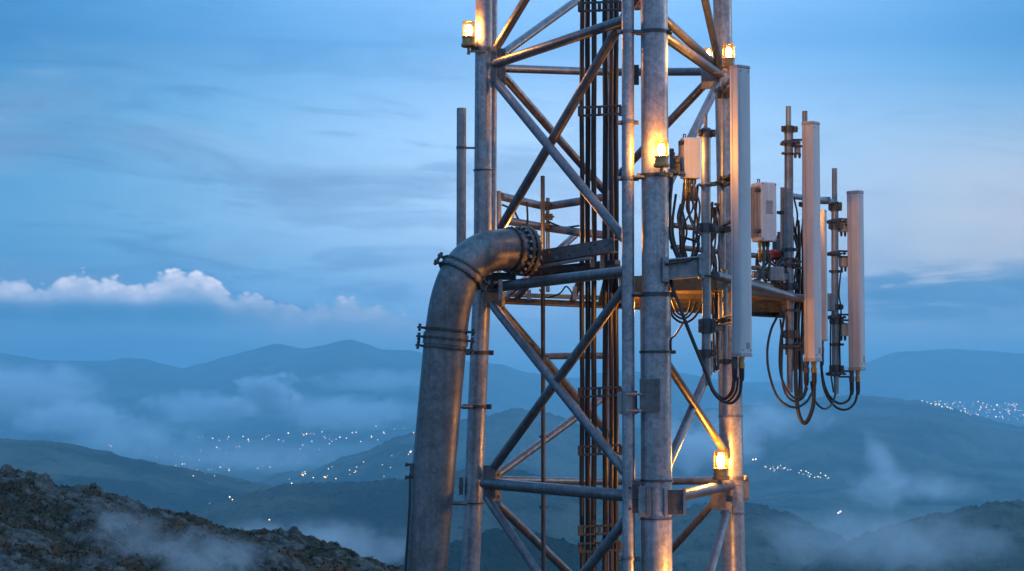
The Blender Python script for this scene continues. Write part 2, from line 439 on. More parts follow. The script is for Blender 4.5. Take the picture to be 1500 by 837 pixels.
# ------------------------------------------------------------------ cables up the middle
cables = [(852.5, 7, 17.3, 'rubber'), (861, 8, 17.35, 'rubber'), (870, 8, 17.3, 'cablerib'), (886.5, 8, 17.25, 'rubber'), (895.5, 6.5, 17.2, 'cablerib'), (902.5, 7.5, 17.28, 'rubber')]
clabels = ['black feeder cable rising inside the tower, leftmost of the six in the bundle',
           'black feeder cable just right of the bundle\'s outermost cable on the left',
           'brownish black feeder cable beside the open gap in the cable bundle, on its left',
           'black feeder cable beside the open gap in the cable bundle, on its right',
           'thin brownish feeder cable pressed between two black ones nearest the conduit',
           'black feeder cable of the bundle closest to the tall grey conduit']
for (x, w, Y, mt), lb in zip(cables, clabels):
    pts = []
    for k in range(0, 26):
        y = -420 + k*75
        pts.append(P(x + (0.5*math.sin(k*1.7+x)), y, Y + 0.01*math.sin(k*2.1+x)))
    pts.append(Vector((pts[-1].x, Y, GROUND_Z)))
    tag(MB().tube(spline(pts, 3), S(w/2, Y), 14).build('feeder_cable', M[mt]), lb, 'cable', 'feeder cables up the tower')
def cable_clamp(y, x0=848, x1=910, Y=17.12, tie=None):
    mb = MB()
    for dy in (-5, 7):
        mb.bar(P(x0, y+dy, Y), P(x1, y-3+dy, Y-0.05), 0.02, S(3.2, Y))
    for x in (x0+1, 878, x1-1):
        mb.box(P(x, y, Y-0.02), S(2.5, Y), 0.03, S(7, Y)); mb.bolt(P(x, y, Y-0.05), (0, -1, 0), 0.013, 0.012)
    if tie: mb.bar(P(x1-4, y+18, Y-0.3), P(921, y+18, dC+0.02), 0.02, 0.02)
    mb.build('cable_clamp', M['dark'], tower)
for y, t in ((163, 1), (10, 0), (575, 0), (777, 0), (802, 1), (660, 0)): cable_clamp(y, tie=t)

# thin dark rod
rod = thing('conductor_rod', 'thin dark rod standing free between the left leg and the cable bundle', 'rod', P(796, 837, 18.1))
MB().tube([P(795, 258, 18.1), P(796, 837, 18.1), Vector((P(796, 837, 18.1).x, 18.1, GROUND_Z))], S(3.2, 18.1), 12).build('shaft', M['dark'], rod)
for y in (522, 743, 640):
    mb = MB(); c = P(796, y, 18.1); mb.ring(c, (0, 0, 1), S(3.4, 18.1), 0.03, 0.008); mb.cyl(c-Vector((0.04, 0, 0)), c+Vector((0.04, 0, 0)), 0.008, 8); mb.build('clamp', M['dark'], rod)

# ------------------------------------------------------------------ big elbow duct
duct = thing('elbow_duct', 'wide weathered steel pipe that bends over into a bolted flange', 'pipe', P(560, 1700, 16.75))
dpath = [(590, 1330, 16.7), (605, 1080, 16.7), (623, 837, 16.75), (637.5, 665, 16.75), (651.5, 510, 16.75), (657, 462, 16.75), (664, 430, 16.75), (675, 403, 16.77), (690, 383.5, 16.82), (710, 371, 16.9), (737, 366, 17.02), (772, 368.5, 17.2)]
pp = px_spline(dpath[2:], 7)
low = [P(*dpath[0]), P(*dpath[1])]
base = Vector((P(590, 1330, 16.7).x-0.25, 16.7, GROUND_Z))
pp = [base] + low + pp
def rad(p):
    z = p.z
    return 0.189 if z < P(0, 500, 16.75).z else 0.186
MB().tube(pp, [rad(p) for p in pp], 48).build('pipe', M['duct'], duct)
def path_at(px, py):
    best = min(range(1, len(pp)-1), key=lambda i: (pp[i]-P(px, py, pp[i].y)).length)
    return pp[best], (pp[best+1]-pp[best-1]).normalized()
def coupling(px, py, h, t, rings, lugs, name='coupling', r=0.189, mat='duct'):
    c, d = path_at(px, py)
    mb = MB(); mb.ring(c, d, r, h, t, 48)
    o = mb.build(name, M[mat], duct)
    r2 = r+t
    side = d.cross(Vector((0, 1, 0))).normalized()     # in the image plane, across the pipe
    for q in rings:
        mb = MB(); mb.ring(c+d*q, d, r2-0.002, 0.020, 0.010, 48)
        for sgn in (-1, 1):
            if not lugs: break
            p = c + d*q + side*sgn*(r2+0.028) + Vector((0, -0.03, 0))
            mb.box(p, 0.030, 0.020, 0.010, side, d, 0.003)
            mb.cyl(p - d*0.03 + side*sgn*0.008, p + d*0.03 + side*sgn*0.008, 0.010, 8)
            mb.bolt(p + d*0.018 + side*sgn*0.008, d, 0.015, 0.014); mb.bolt(p - d*0.018 + side*sgn*0.008, -d, 0.015, 0.014)
            mb.bolt(p + Vector((0, -0.026, 0)), (0, -1, 0), 0.015, 0.014)
        for k in range(9):
            a = math.pi*(k+0.5)/9
            v = side*math.cos(a) + side.cross(d).normalized()*math.sin(a)
            if v.y > 0: v = side*math.cos(a) - side.cross(d).normalized()*math.sin(a)
            mb.bolt(c + d*q + v*(r2+0.006), v, 0.009, 0.009)
        mb.build('clamp_ring', M['dark'], o)
    if len(rings) > 1 and lugs:
        for sgn in (-1, 1):
            p = c + side*sgn*(r2+0.032) + Vector((0, -0.03, 0))
            MB().cyl(p + d*rings[0], p + d*rings[1], 0.012, 8).build('tension_rod', M['dark'], o)
coupling(678, 401, 0.075, 0.016, (-0.032, 0.032), True)
coupling(653.5, 500, 0.10, 0.010, (-0.075, 0.005, 0.083), True)
coupling(748, 366, 0.02, 0.008, (0.0,), False, 'seam_band')
# flange
c = P(765, 368, 17.17); ax = (P(772, 368.5, 17.2)-P(745, 366.5, 17.06)).normalized()
ax = Vector((0.80, 0.58, -0.02)).normalized()
mb = MB()
for h0, r in ((-0.045, 0.226), (0.012, 0.226)):
    mb.lathe([(0.18, h0), (r-0.004, h0), (r, h0+0.004), (r, h0+0.034), (r-0.004, h0+0.038), (0.18, h0+0.038)], c, ax, 56)
fl = mb.build('flange', M['dark'], duct)
u, v, _ = frame_of(ax)
for k in range(20):
    a = 2*math.pi*k/20; q = c + (u*math.cos(a)+v*math.sin(a))*0.208
    mb = MB(); mb.bolt(q-ax*0.045, -ax, 0.016, 0.02); mb.bolt(q+ax*0.05, ax, 0.016, 0.018); mb.cyl(q-ax*0.075, q+ax*0.075, 0.008, 8)
    mb.build('bolt', M['mast'], fl)
# lug with earth wire low on the duct
mb = MB(); q = P(602, 690, 16.7); mb.box(q+Vector((0.02, 0, 0)), 0.03, 0.03, 0.05)
for dz in (-0.055, 0.055): mb.cyl(q+Vector((-0.04, -0.01, dz)), q+Vector((0.05, -0.01, dz)), 0.012, 8); mb.bolt(q+Vector((-0.03, -0.01, dz)), (-1, 0, 0), 0.02, 0.02)
mb.build('lug', M['dark'], duct)
MB().tube([P(600.5, 695, 16.68), P(600, 740, 16.62), P(594, 837, 16.6), P(570, 1300, 16.55)], S(1.6, 16.6), 8).build('earth_wire', M['rubber'], duct)
# support saddle below the bend
mb = MB(); mb.box(P(716, 413, 17.3), S(7, 17.3), 0.06, S(10, 17.3)); mb.box(P(738, 405, 17.3), S(18, 17.3), 0.05, S(5, 17.3))
mb.bolt(P(706, 409, 17.22), (0, -1, 0), 0.02, 0.02); mb.build('saddle', M['dark'], duct)

# free tube left of the left leg
wt = thing('mast_tube', 'slim plain grey tube standing left of the tower behind the pipe bend', 'mast', P(676, 420, 17.45))
MB().tube([P(676, 159, 17.45), P(675.5, 420, 17.45)], S(7, 17.45), 24).build('tube', M['mast'], wt)
MB().cyl(P(680, 217, 17.45), P(696, 217, 17.5), 0.009, 8).build('tie_bar', M['dark'], wt)
MB().ring(P(676, 217, 17.45), (0, 0, 1), S(7.1, 17.45), 0.02, 0.004).build('clamp', M['dark'], wt)
MB().tube([P(675.5, 398, 17.45), P(700, 415, 17.5)], 0.03, 12).build('foot', M['dark'], wt)

# ================================================================== PLATFORM
ZB = 1.03      # underside of the deck above the lens
def onz(px, Y, z): return Vector(((px-W/2)/F*Y*(1.0), Y, z))
def XY(px, Y): return ((px-W/2)/F*Y, Y)
plat = thing('work_platform', 'rust brown grating platform round the tower between the radio masts', 'platform', (1.0, 18.2, ZB))
outline = [XY(908, 16.75), XY(984, 16.35), XY(1050, 16.3), XY(1158, 18.0), XY(1150, 21.3), XY(985, 19.9), XY(912, 19.3)]
def poly_prism(mb, pts, z0, z1):
    lo = [mb.bm.verts.new((x, y, z0)) for x, y in pts]; hi = [mb.bm.verts.new((x, y, z1)) for x, y in pts]
    mb.bm.faces.new(list(reversed(lo))); mb.bm.faces.new(hi)
    n = len(pts)
    for i in range(n): mb.bm.faces.new((lo[i], lo[(i+1) % n], hi[(i+1) % n], hi[i]))
def inside(x, y, pts):
    c = False; n = len(pts)
    for i in range(n):
        x0, y0 = pts[i]; x1, y1 = pts[(i+1) % n]
        if (y0 > y) != (y1 > y) and x < (x1-x0)*(y-y0)/(y1-y0)+x0: c = not c
    return c
def clip_x(y, pts):
    xs = []; n = len(pts)
    for i in range(n):
        x0, y0 = pts[i]; x1, y1 = pts[(i+1) % n]
        if (y0 > y) != (y1 > y): xs.append((x1-x0)*(y-y0)/(y1-y0)+x0)
    xs.sort(); return xs
def clip_y(x, pts):
    return clip_x(x, [(b, a) for a, b in pts])
# grating: bearing bars one way, rods the other
mb = MB()
y = 16.42
while y < 21.2:
    xs = clip_x(y, outline)
    for a, b in zip(xs[::2], xs[1::2]):
        if b-a > 0.06: mb.bar((a, y, ZB+0.115), (b, y, ZB+0.115), 0.006, 0.035, bev=0)
    y += 0.055
x = 0.9
while x < 3.3:
    ys = clip_y(x, outline)
    for a, b in zip(ys[::2], ys[1::2]):
        if b-a > 0.06: mb.bar((x, a, ZB+0.125), (x, b, ZB+0.125), 0.010, 0.010, bev=0)
    x += 0.13
mb.build('deck_grating', M['deck'], plat)
for i in range(len(outline)):
    a, b = outline[i], outline[(i+1) % len(outline)]
    A, B = Vector((*a, ZB+0.05)), Vector((*b, ZB+0.05))
    d = (B-A).normalized(); A2, B2 = A + d*0.012, B - d*0.012
    mb = MB(); mb.bar(A2, B2, 0.012, 0.13)
    nrm = Vector((-d.y, d.x, 0))
    mb.bar(A2+Vector((0, 0, 0.058))+nrm*0.04, B2+Vector((0, 0, 0.058))+nrm*0.04, 0.066, 0.010); mb.bar(A2+Vector((0, 0, -0.058))+nrm*0.04, B2+Vector((0, 0, -0.058))+nrm*0.04, 0.066, 0.010)
    n = max(2, int((B2-A2).length/0.3))
    for k in range(n): mb.bolt(A2.lerp(B2, (k+0.5)/n)-nrm*0.006, -nrm, 0.013, 0.012)
    mb.build('edge_channel', M['deck'], plat)
# joists under the grating
for yj in (17.0, 17.9, 18.6, 19.4, 20.3):
    xs = clip_x(yj, outline)
    if len(xs) >= 2:
        mb = MB(); mb.bar((xs[0]+0.05, yj, ZB+0.045), (xs[-1]-0.05, yj, ZB+0.045), 0.05, 0.09); mb.build('joist', M['deck'], plat)
for y0, y1, h, mt in ((431, 437, 5, 'deck'), (440, 448, 8, 'deck')):
    mb = MB(); mb.bar(P(728, y0, 18.4), P(912, y1, 19.3), 0.05, S(h, 18.8)); mb.bar(P(728, y0+h*0.5, 18.35), P(912, y1+h*0.5, 19.25), 0.12, 0.010); mb.build('channel_beam', M[mt], plat)
for x0, y0, x1, y1 in ((757, 436, 776, 414), (838, 441, 852, 405), (880, 444, 890, 402)):
    mb = MB(); mb.bar(P(x0, y0, 18.6), P(x1, y1, 17.2), 0.05, 0.05); mb.build('joist', M['dark'], plat)
# dark service tray between the flange and the cables
zt = P(800, 398, 17.6).z
tray = [XY(776, 17.5), XY(908, 16.95), XY(910, 18.1), XY(783, 18.5)]
mb = MB(); yy = 17.0
while yy < 18.5:
    xs = clip_x(yy, tray)
    if len(xs) >= 2 and xs[1]-xs[0] > 0.05: mb.bar((xs[0], yy, zt), (xs[1], yy, zt), 0.008, 0.04, bev=0)
    yy += 0.045
for q in range(9):
    t_ = q/8; a0 = Vector((*tray[0], zt)).lerp(Vector((*tray[1], zt)), t_); b0 = Vector((*tray[3], zt)).lerp(Vector((*tray[2], zt)), t_)
    mb.bar(a0+Vector((0, 0, -0.032)), b0+Vector((0, 0, -0.032)), 0.02, 0.022, bev=0)
mb.build('service_tray', M['dark'], plat)
for k_, (x_, w_) in enumerate(((800, 16), (826, 11), (846, 14))):
    mb = MB(); mb.box(P(x_, 377-k_*2, 17.6-0.1*k_), S(w_/2, 17.5), 0.07, S(7, 17.5)); mb.bolt(P(x_, 377-k_*2, 17.52-0.1*k_), (0, -1, 0), 0.014, 0.012)
    mb.build('tray_block', M['plate'], plat)
# perforated channel from the flange to the cables
mb = MB()
a, b = P(778, 379, 17.28), P(900, 359, 16.75)
mb.bar(a, b, 0.014, S(19, 17)); d = (b-a).normalized()
mb.bar(a+Vector((0, 0.05, S(9, 17))), b+Vector((0, 0.05, S(9, 17))), 0.10, 0.012); mb.bar(a+Vector((0, 0.05, -S(9, 17))), b+Vector((0, 0.05, -S(9, 17))), 0.10, 0.012)
for k in range(11):
    q = a.lerp(b, (k+0.6)/11.5); mb.bolt(q+Vector((0, -0.008, 0.03*((-1)**k))), (0, -1, 0), 0.013 if k % 3 else 0.02, 0.012)
mb.build('channel_beam', M['plate'], plat)
mb = MB()
for k in range(16):
    q = a.lerp(b, (k+0.5)/16); mb.lathe([(0.011, 0), (0.011, 0.002)], q+Vector((0, -0.0072, (0.028, -0.028, 0.0)[k % 3])), (0, -1, 0), 10, False)
structure(mb.build('bolt_hole', M['rubber'], plat), 'stuff')
mb = MB(); mb.bar(P(782, 400, 17.6), P(905, 388, 17.2), 0.12, S(14, 17.4)); mb.build('channel_beam', M['dark'], plat)
mb = MB(); mb.bar(P(786, 411, 18.0), P(905, 404, 17.6), 0.10, S(9, 17.4)); mb.build('channel_beam', M['deck'], plat)
mb = MB(); mb.bar(P(790, 391, 17.2), P(866, 378, 16.9), 0.05, S(4, 17.2)); mb.build('channel_beam', M['mast'], plat)
for x, y0, y1 in ((868, 355, 392), (882, 352, 400), (733, 410, 440), (775, 425, 440), (842, 420, 440)):
    mb = MB(); mb.bar(P(x, y0, 17.0), P(x, y1, 17.0), 0.05, S(6, 17), (1, 0, 0)); mb.bolt(P(x, y0+8, 16.96), (0, -1, 0), 0.012, 0.012); mb.build('hanger', M['mast'], plat)
# back rails on the left
for pts in ([(734, 288, 18.3), (799, 303, 19.0), (850, 295, 18.6), (892, 288, 18.3)], [(740, 323, 18.3), (799, 333.5, 19.0), (850, 341, 18.6), (892, 345, 18.3)]):
    MB().tube([P(*p) for p in pts], S(6, 18.6), 18).build('rail', M['brace'], plat)
for x, y0, y1, Y, w in ((731, 280, 425, 18.3, 7), (802.5, 290, 428, 19.0, 6)):
    MB().tube([P(x, y0, Y), P(x, y1, Y)], S(w/2, Y), 14).build('post', M['mast'], plat)
for (x, y) in ((799, 300), (799, 331), (803, 318)):
    mb = MB(); c = P(x, y, 18.92); mb.box(c, 0.045, 0.03, 0.03); mb.bolt(c+Vector((0.02, -0.03, 0)), (0, -1, 0), 0.016, 0.02); mb.bolt(c+Vector((-0.02, -0.03, 0.01)), (0, -1, 0), 0.014, 0.02); mb.cyl(c+Vector((-.06, -.03, .0)), c+Vector((.06, -.03, 0)), 0.010, 8)
    mb.build('rail_coupler', M['dark'], plat)
for pts in ([(765, 290, 18.5), (752, 300, 18.5), (760, 322, 18.5), (772, 330, 18.6), (772, 296, 18.6)], [(735, 300, 18.4), (745, 305, 18.4), (752, 318, 18.4)], [(803, 325, 18.9), (825, 333, 18.8), (848, 331, 18.6)]):
    tag(MB().tube(px_spline(pts), S(1.5, 18.5), 8).build('slack_cable', M['rubber']), {765: 'thin black wire looped between the two back rails', 735: 'short wire tail hanging at the rail post by the left leg', 803: 'thin wire sagging from the rail corner to the cable bundle'}[pts[0][0]], 'cable')
# right hand edge tube
MB().tube([P(1048, 404, 15.95), P(1100, 418, 16.6), P(1163, 436, 17.75), P(1180, 438, 17.85)], S(6.5, 17), 20).build('rail', M['brace'], plat)
mb = MB(); mb.box(P(1136, 402, 17.6), S(10, 17.6), 0.09, S(10, 17.6)); mb.bar(P(1100, 402, 17.5), P(1150, 406, 17.8), 0.08, S(9, 17.5)); mb.build('channel_beam', M['mast'], plat)
mb = MB(); mb.bar(P(1103, 392, 17.5), P(1146, 398, 17.9), 0.10, S(5, 17.5)); mb.build('channel_beam', M['deck'], plat)
# back rail on the right and posts
for pts in ([(985, 330, 19.2), (1100, 345, 20.5), (1146, 350, 21)], [(985, 362, 19.2), (1100, 374, 20.5), (1146, 378, 21)]):
    MB().tube([P(*p) for p in pts], S(4, 20), 12).build('rail', M['dark'], plat)
for x, y0, y1, Y in ((1000, 320, 420, 19.4), (1142, 340, 440, 20.9)):
    MB().tube([P(x, y0, Y), P(x, y1, Y)], S(3.5, Y), 12).build('post', M['dark'], plat)

# ================================================================== LAMPS
def beacon_proto(name, label, loc):
    t = thing(name, label, 'lamp', Vector((0, 0, 0)), 'amber lamps burning on the tower')
    MB().lathe([(0.03, 0), (0.064, 0.0), (0.070, 0.006), (0.070, 0.026), (0.060, 0.034), (0.058, 0.075), (0.062, 0.080), (0.062, 0.094), (0.056, 0.098)], (0, 0, 0), seg=36).build('base', M['lampbase'], t)
    # moulded glass with rings
    prof = [(0.0555, 0.096)]
    for k in range(7):
        z = 0.100+k*0.017; prof += [(0.0555, z), (0.0585, z+0.005), (0.0585, z+0.009), (0.0555, z+0.014)]
    prof += [(0.0555, 0.222)]
    mb = MB(); u = 32; rings = []
    for r, h in prof: rings.append([mb.bm.verts.new((r*math.cos(2*math.pi*k/u), r*math.sin(2*math.pi*k/u), h)) for k in range(u)])
    for A, B in zip(rings, rings[1:]):
        for k in range(u): f = mb.bm.faces.new((A[k], A[(k+1) % u], B[(k+1) % u], B[k])); f.smooth = True
    mb.build('lens', M['lens'], t)
    MB().lathe([(0.056, 0.2225), (0.060, 0.224), (0.060, 0.232), (0.050, 0.240), (0.02, 0.245)], (0, 0, 0), seg=32).build('cap', M['lens'], t)
    MB().lathe([(0.010, 0.100), (0.020, 0.112), (0.030, 0.135), (0.031, 0.168), (0.022, 0.195), (0.006, 0.205)], (0, 0, 0), seg=20).build('bulb', M['bulb'], t)
    mb = MB()
    for k in range(4):
        a = 2*math.pi*(k+0.5)/4; mb.cyl((0.064*math.cos(a), 0.064*math.sin(a), 0.088), (0.060*math.cos(a), 0.060*math.sin(a), 0.226), 0.0030, 6)
    mb.build('guard_wire', M['lampbase'], t)
    mb = MB(); mb.cyl((0, 0, 0.0), (0, 0, -0.045), 0.014, 10); mb.bar((0, 0, -0.045), (0.16, 0, -0.045), 0.03, 0.012); mb.bolt((0, 0, -0.05), (0, 0, -1), 0.018, 0.02); mb.bolt((0.05, 0, -0.04), (0, 0, 1), 0.012, 0.012)
    mb.build('bracket', M['lampbase'], t)
    t.location = loc
    return t
def copy_tree(o, parent=None):
    c = o.copy(); col.objects.link(c)
    if parent: c.parent = parent
    for ch in list(o.children): copy_tree(ch, c)
    return c
lamp0 = beacon_proto('beacon_lamp', 'amber lamp burning on the left leg, alone against open sky', P(686.5, 69, 17.5))
spots = [((1052, 907, 15.7), 2.6, 1.25, 'amber lamp on a short arm low on the near leg, under the right leg joint'),
         ((969, 245, dN-0.235), 0.9, 0.94, 'amber lamp burning on the front of the thick near leg'),
         ((1067.5, 99, 16.5), 2.6, 0.86, 'amber lamp burning just above the tallest panel antenna'),
         ((1037.5, 96, 18.5), 0.3, 0.72, 'smaller amber lamp half hidden behind a sloping brace at the top right'),
         ((1056, 703, 17.3), 0.1, 1.10, 'amber lamp burning low on the right leg joint'),
         ((1152, 320, 19.1), 1.2, 0.65, 'amber lamp glowing behind the mast of the middle panel antenna'),
         ((960, 470, 16.75), 1.2, 0.8, 'amber lamp hidden behind the thick near leg below the platform'),
         ((768, 373, 17.75), 1.4, 0.75, 'amber lamp hidden behind the pipe flange below the back rails')]
for loc, rz, scl, lb in spots:
    c = copy_tree(lamp0); c.location = P(*loc); c.rotation_euler = (0, 0, rz); c.scale = (scl,)*3; c['label'] = lb
MB().cyl(P(962, 917, 16.0), P(1046, 916, 15.75), 0.02, 10).build('lamp_arm', M['dark'], tower)
# red obstruction lamp high behind the conduit
rl = thing('warning_light', 'small unlit red warning light high behind the conduit at the near leg', 'light', P(934, 14, 16.4))
MB().lathe([(0.045, 0), (0.045, 0.03), (0.035, 0.035)], P(934, 14, 16.4), seg=20).build('base', M['lampbase'], rl)
MB().lathe([(0.038, 0.035), (0.040, 0.05), (0.034, 0.09), (0.02, 0.11), (0.005, 0.115)], P(934, 14, 16.4), seg=20).build('lens', M['redlens'], rl)

# ================================================================== MASTS, ANTENNAS, RADIOS
def antenna(label, px, y0, y1, Y, Wd, Dp, yaw, conns, mast_px, clamps, name='panel_antenna', mat='radome', cap_h=5):
    top, bot = P(px, y0, Y), P(px, y1, Y)
    t = thing(name, label, 'antenna', bot, 'panel antennas on the platform masts')
    nrm = Vector((math.sin(yaw), -math.cos(yaw), 0))      # the way the antenna looks
    tan = Vector((math.cos(yaw), math.sin(yaw), 0))
    zc = (top.z+bot.z)/2; hz = (top.z-bot.z)/2
    c = Vector((top.x, top.y, zc))
    # extruded profile: gently bowed front, rounded edges
    def prof(sx, sy):
        pts = []
        hw, hd = Wd/2*sx, Dp/2*sy; r = min(hw, hd)*0.32
        for cx, cy, a0 in ((hw-r, hd-r, 0), (-hw+r, hd-r, 90), (-hw+r, -hd+r, 180), (hw-r, -hd+r, 270)):
            for k in range(5):
                a = math.radians(a0+k*22.5); pts.append((cx+r*math.cos(a), cy+r*math.sin(a)))
        return pts
    def extr(mb, z0, z1, sx=1.0, sy=1.0, rim=0.0):
        levels = [(z0, 1.0), (z1, 1.0)] if not rim else [(z0, 1-rim*0.5), (z0+0.004, 1), (z1-0.006, 1), (z1, 1-rim)]
        rings = [[mb.bm.verts.new(Vector((c.x, c.y, z)) + tan*a*k + nrm*b*k) for a, b in prof(sx, sy)] for z, k in levels]
        for A, B in zip(rings, rings[1:]):
            n = len(A)
            for i in range(n): f = mb.bm.faces.new((A[i], A[(i+1) % n], B[(i+1) % n], B[i])); f.smooth = (len(levels) == 2)
        mb.bm.faces.new(rings[0]); mb.bm.faces.new(rings[-1])
    ch = S(cap_h, Y)
    mb = MB(); extr(mb, bot.z+ch, top.z-ch); rad = mb.build('radome', M[mat], t)
    for p in rad.data.polygons: p.use_smooth = len(p.vertices) == 4
    mb = MB(); extr(mb, top.z-ch+0.001, top.z, 1.05, 1.05, 0.12); mb.build('end_cap', M['radome_cap'], t)
    mb = MB(); extr(mb, bot.z, bot.z+ch-0.001, 1.04, 1.04, 0.06); mb.build('end_cap', M['radome_cap'], t)
    if cap_h > 4:
        mb = MB()
        for zz in (top.z-ch*1.9, bot.z+ch*1.9):
            for a_ in (-0.32, 0.32): mb.bolt(Vector((c.x, c.y, zz)) + tan*Wd*a_ + nrm*(Dp/2-0.001), nrm, 0.006, 0.004)
        mb.build('screw', M['dark'], t)
        MB().box(Vector((c.x, c.y, bot.z+ch*3.2)) + tan*Wd*0.12 + nrm*(Dp/2+0.001), Wd*0.13, 0.0015, S(4.5, Y), tan, (0, 0, 1), 0).build('sticker', M['label'], t)
        for s_ in (-1, 1):
            MB().box(Vector((c.x, c.y, (top.z+bot.z)/2)) + tan*s_*(Wd/2+0.0008) - nrm*Dp*0.16, 0.0016, 0.003, (top.z-bot.z)/2-ch*1.1, tan, (0, 0, 1), 0).build('seam_strip', M['radome_cap'], t)
    for k, (cx, w) in enumerate(conns):
        q = P(cx, y1, Y); mb = MB(); r = S(w/2, Y)
        l = S(17, Y)
        mb.lathe([(r*0.95, 0), (r*0.95, l*0.25), (r*0.8, l*0.27), (r*0.8, l*0.5), (r, l*0.52), (r, l*0.95), (r*0.75, l*1.0)], q, (0, 0, -1), 18); cn = mb.build('connector', M['brass' if k % 2 else 'dark'], t)
        MB().lathe([(r*0.85, l*0.96), (r*0.85, l*1.7), (r*0.55, l*2.1)], q, (0, 0, -1), 16).build('boot', M['rubber'], cn)
    if mast_px:
        for y in clamps:
            m = P(mast_px[0], y, mast_px[1]); mb = MB()
            back = Vector((c.x, c.y, m.z)) - nrm*Dp*0.5
            d = back-m; d.z = 0
            mb.bar(m + Vector((0, 0, 0.03)), back+Vector((0, 0, 0.03)), 0.03, 0.02); mb.bar(m - Vector((0, 0, 0.03)), back-Vector((0, 0, 0.03)), 0.03, 0.02)
            mb.ring(m, (0, 0, 1), S(mast_px[2]/2, mast_px[1]), 0.05, 0.012)
            side = Vector((-d.y, d.x, 0)).normalized()
            for s_ in (-1, 1):
                mb.cyl(m - d.normalized()*0.07 + side*s_*0.055, m + d.normalized()*0.10 + side*s_*0.055, 0.008, 8)
                mb.bolt(m - d.normalized()*0.06 + side*s_*0.055, -d.normalized(), 0.016, 0.018); mb.bolt(m + d.normalized()*0.07 + side*s_*0.055, d.normalized(), 0.016, 0.018)
            mb.box(m - d.normalized()*0.05, 0.012, 0.065, 0.02, d)
            mb.build('mounting_bracket', M['dark'], t)
    return t
antenna('tallest light grey panel antenna, nearest one, hung right of the thick near leg', 1083.5, 97, 523, 15.75, 0.140, 0.115, math.radians(36), [(1076, 9), (1086.5, 9)], (1060, 16.3, 8), (132, 268, 335, 470))
antenna('mauve grey panel antenna on the middle mast beside the radio case', 1187.5, 179, 530, 17.8, 0.128, 0.130, math.radians(46), [(1181, 9), (1192.5, 9)], (1156, 17.85, 14), (210, 388, 508))
antenna('pinkish panel antenna farthest out at the right end, with tan boxes behind it', 1252.5, 280, 543, 20.3, 0.105, 0.155, math.radians(50), [(1247.5, 7.5), (1256.5, 7.5)], (1223.5, 20.3, 11), (325, 372, 465, 548))
antenna('narrow panel antenna almost hidden behind the mauve grey one', 1205, 308, 500, 19.2, 0.05, 0.07, math.radians(60), [(1205, 4)], None, (), cap_h=3)

def mast(label, segs, Y, collars, mat='mast'):
    t = thing('antenna_mast', label, 'mast', P(segs[-1][0], segs[-1][2], Y), 'pipe masts carrying the antennas')
    for x, y0, y1, w in segs:
        MB().tube([P(x, y0, Y), P(x, y1, Y)], S(w/2, Y), 26).build('pole', M[mat], t)
    for x, y, w, h in collars:
        mb = MB(); c = P(x, y, Y); mb.ring(c, (0, 0, 1), S(w/2, Y), S(h, Y), 0.010)
        for a in (0.3, 2.6):
            d = Vector((math.cos(a), -math.sin(a), 0)); mb.box(c+d*(S(w/2, Y)+0.02), 0.022, 0.012, S(h*0.45, Y), d); mb.bolt(c+d*(S(w/2, Y)+0.03)+Vector((0, -0.012, 0)), (0, -1, 0), 0.014, 0.014)
        mb.build('collar', M['dark'], t)
    return t
mast('blue grey pipe mast closest to the thick near leg, by the hanging jumpers', [(1033.5, 168, 190, 6), (1034, 188, 420, 14), (1035, 420, 545, 12.5), (1037, 545, 566, 8)], 15.9, [(1034, 196, 14, 12), (1034, 272, 14, 3), (1034, 334, 14, 14), (1034.5, 405, 14, 3), (1035, 478, 13, 22), (1035.5, 518, 13, 12)])
mast('slim rod mast tucked close behind the tallest panel antenna', [(1059, 118, 395, 8), (1062, 395, 612, 7.5)], 16.3, [(1059, 140, 8, 10), (1060, 262, 8, 8), (1060, 336, 8, 10), (1063, 530, 8, 8)])
mast('thin golden lit pipe between the right leg and the tallest panel antenna', [(1054, 145, 520, 4)], 16.9, [(1054, 300, 4, 4)])
mast('grey pipe mast with a narrow top, left of the mauve grey panel', [(1155, 156, 188, 8), (1155.5, 186, 400, 13), (1156.5, 400, 520, 12.5), (1157, 520, 575, 9)], 17.85, [(1155.5, 190, 13, 10), (1155.5, 226, 13, 3), (1156, 366, 13, 5), (1156, 380, 13, 4), (1156, 420, 13, 10), (1157, 455, 12.5, 4), (1157, 490, 12.5, 12)])
mast('short narrow pipe whose tip shows above the mauve grey panel', [(1179, 163, 520, 8)], 18.05, [(1179, 300, 8, 8)])
mast('short brass lit pipe behind the middle mast beside the radio case', [(1146.5, 275, 440, 7)], 18.2, [(1146.5, 312, 7, 5), (1146.5, 375, 7, 12)])
mast('grey pipe mast farthest out at the right end, left of the pinkish panel', [(1222.5, 247, 300, 8), (1223, 298, 470, 10.5), (1224, 470, 545, 11), (1225, 545, 577, 7.5)], 20.3, [(1222.5, 303, 10, 14), (1223, 330, 11, 14), (1223.5, 398, 10.5, 4), (1224, 450, 11, 8), (1224.5, 470, 11, 10), (1224.5, 505, 11, 4), (1224.5, 542, 12, 14)])
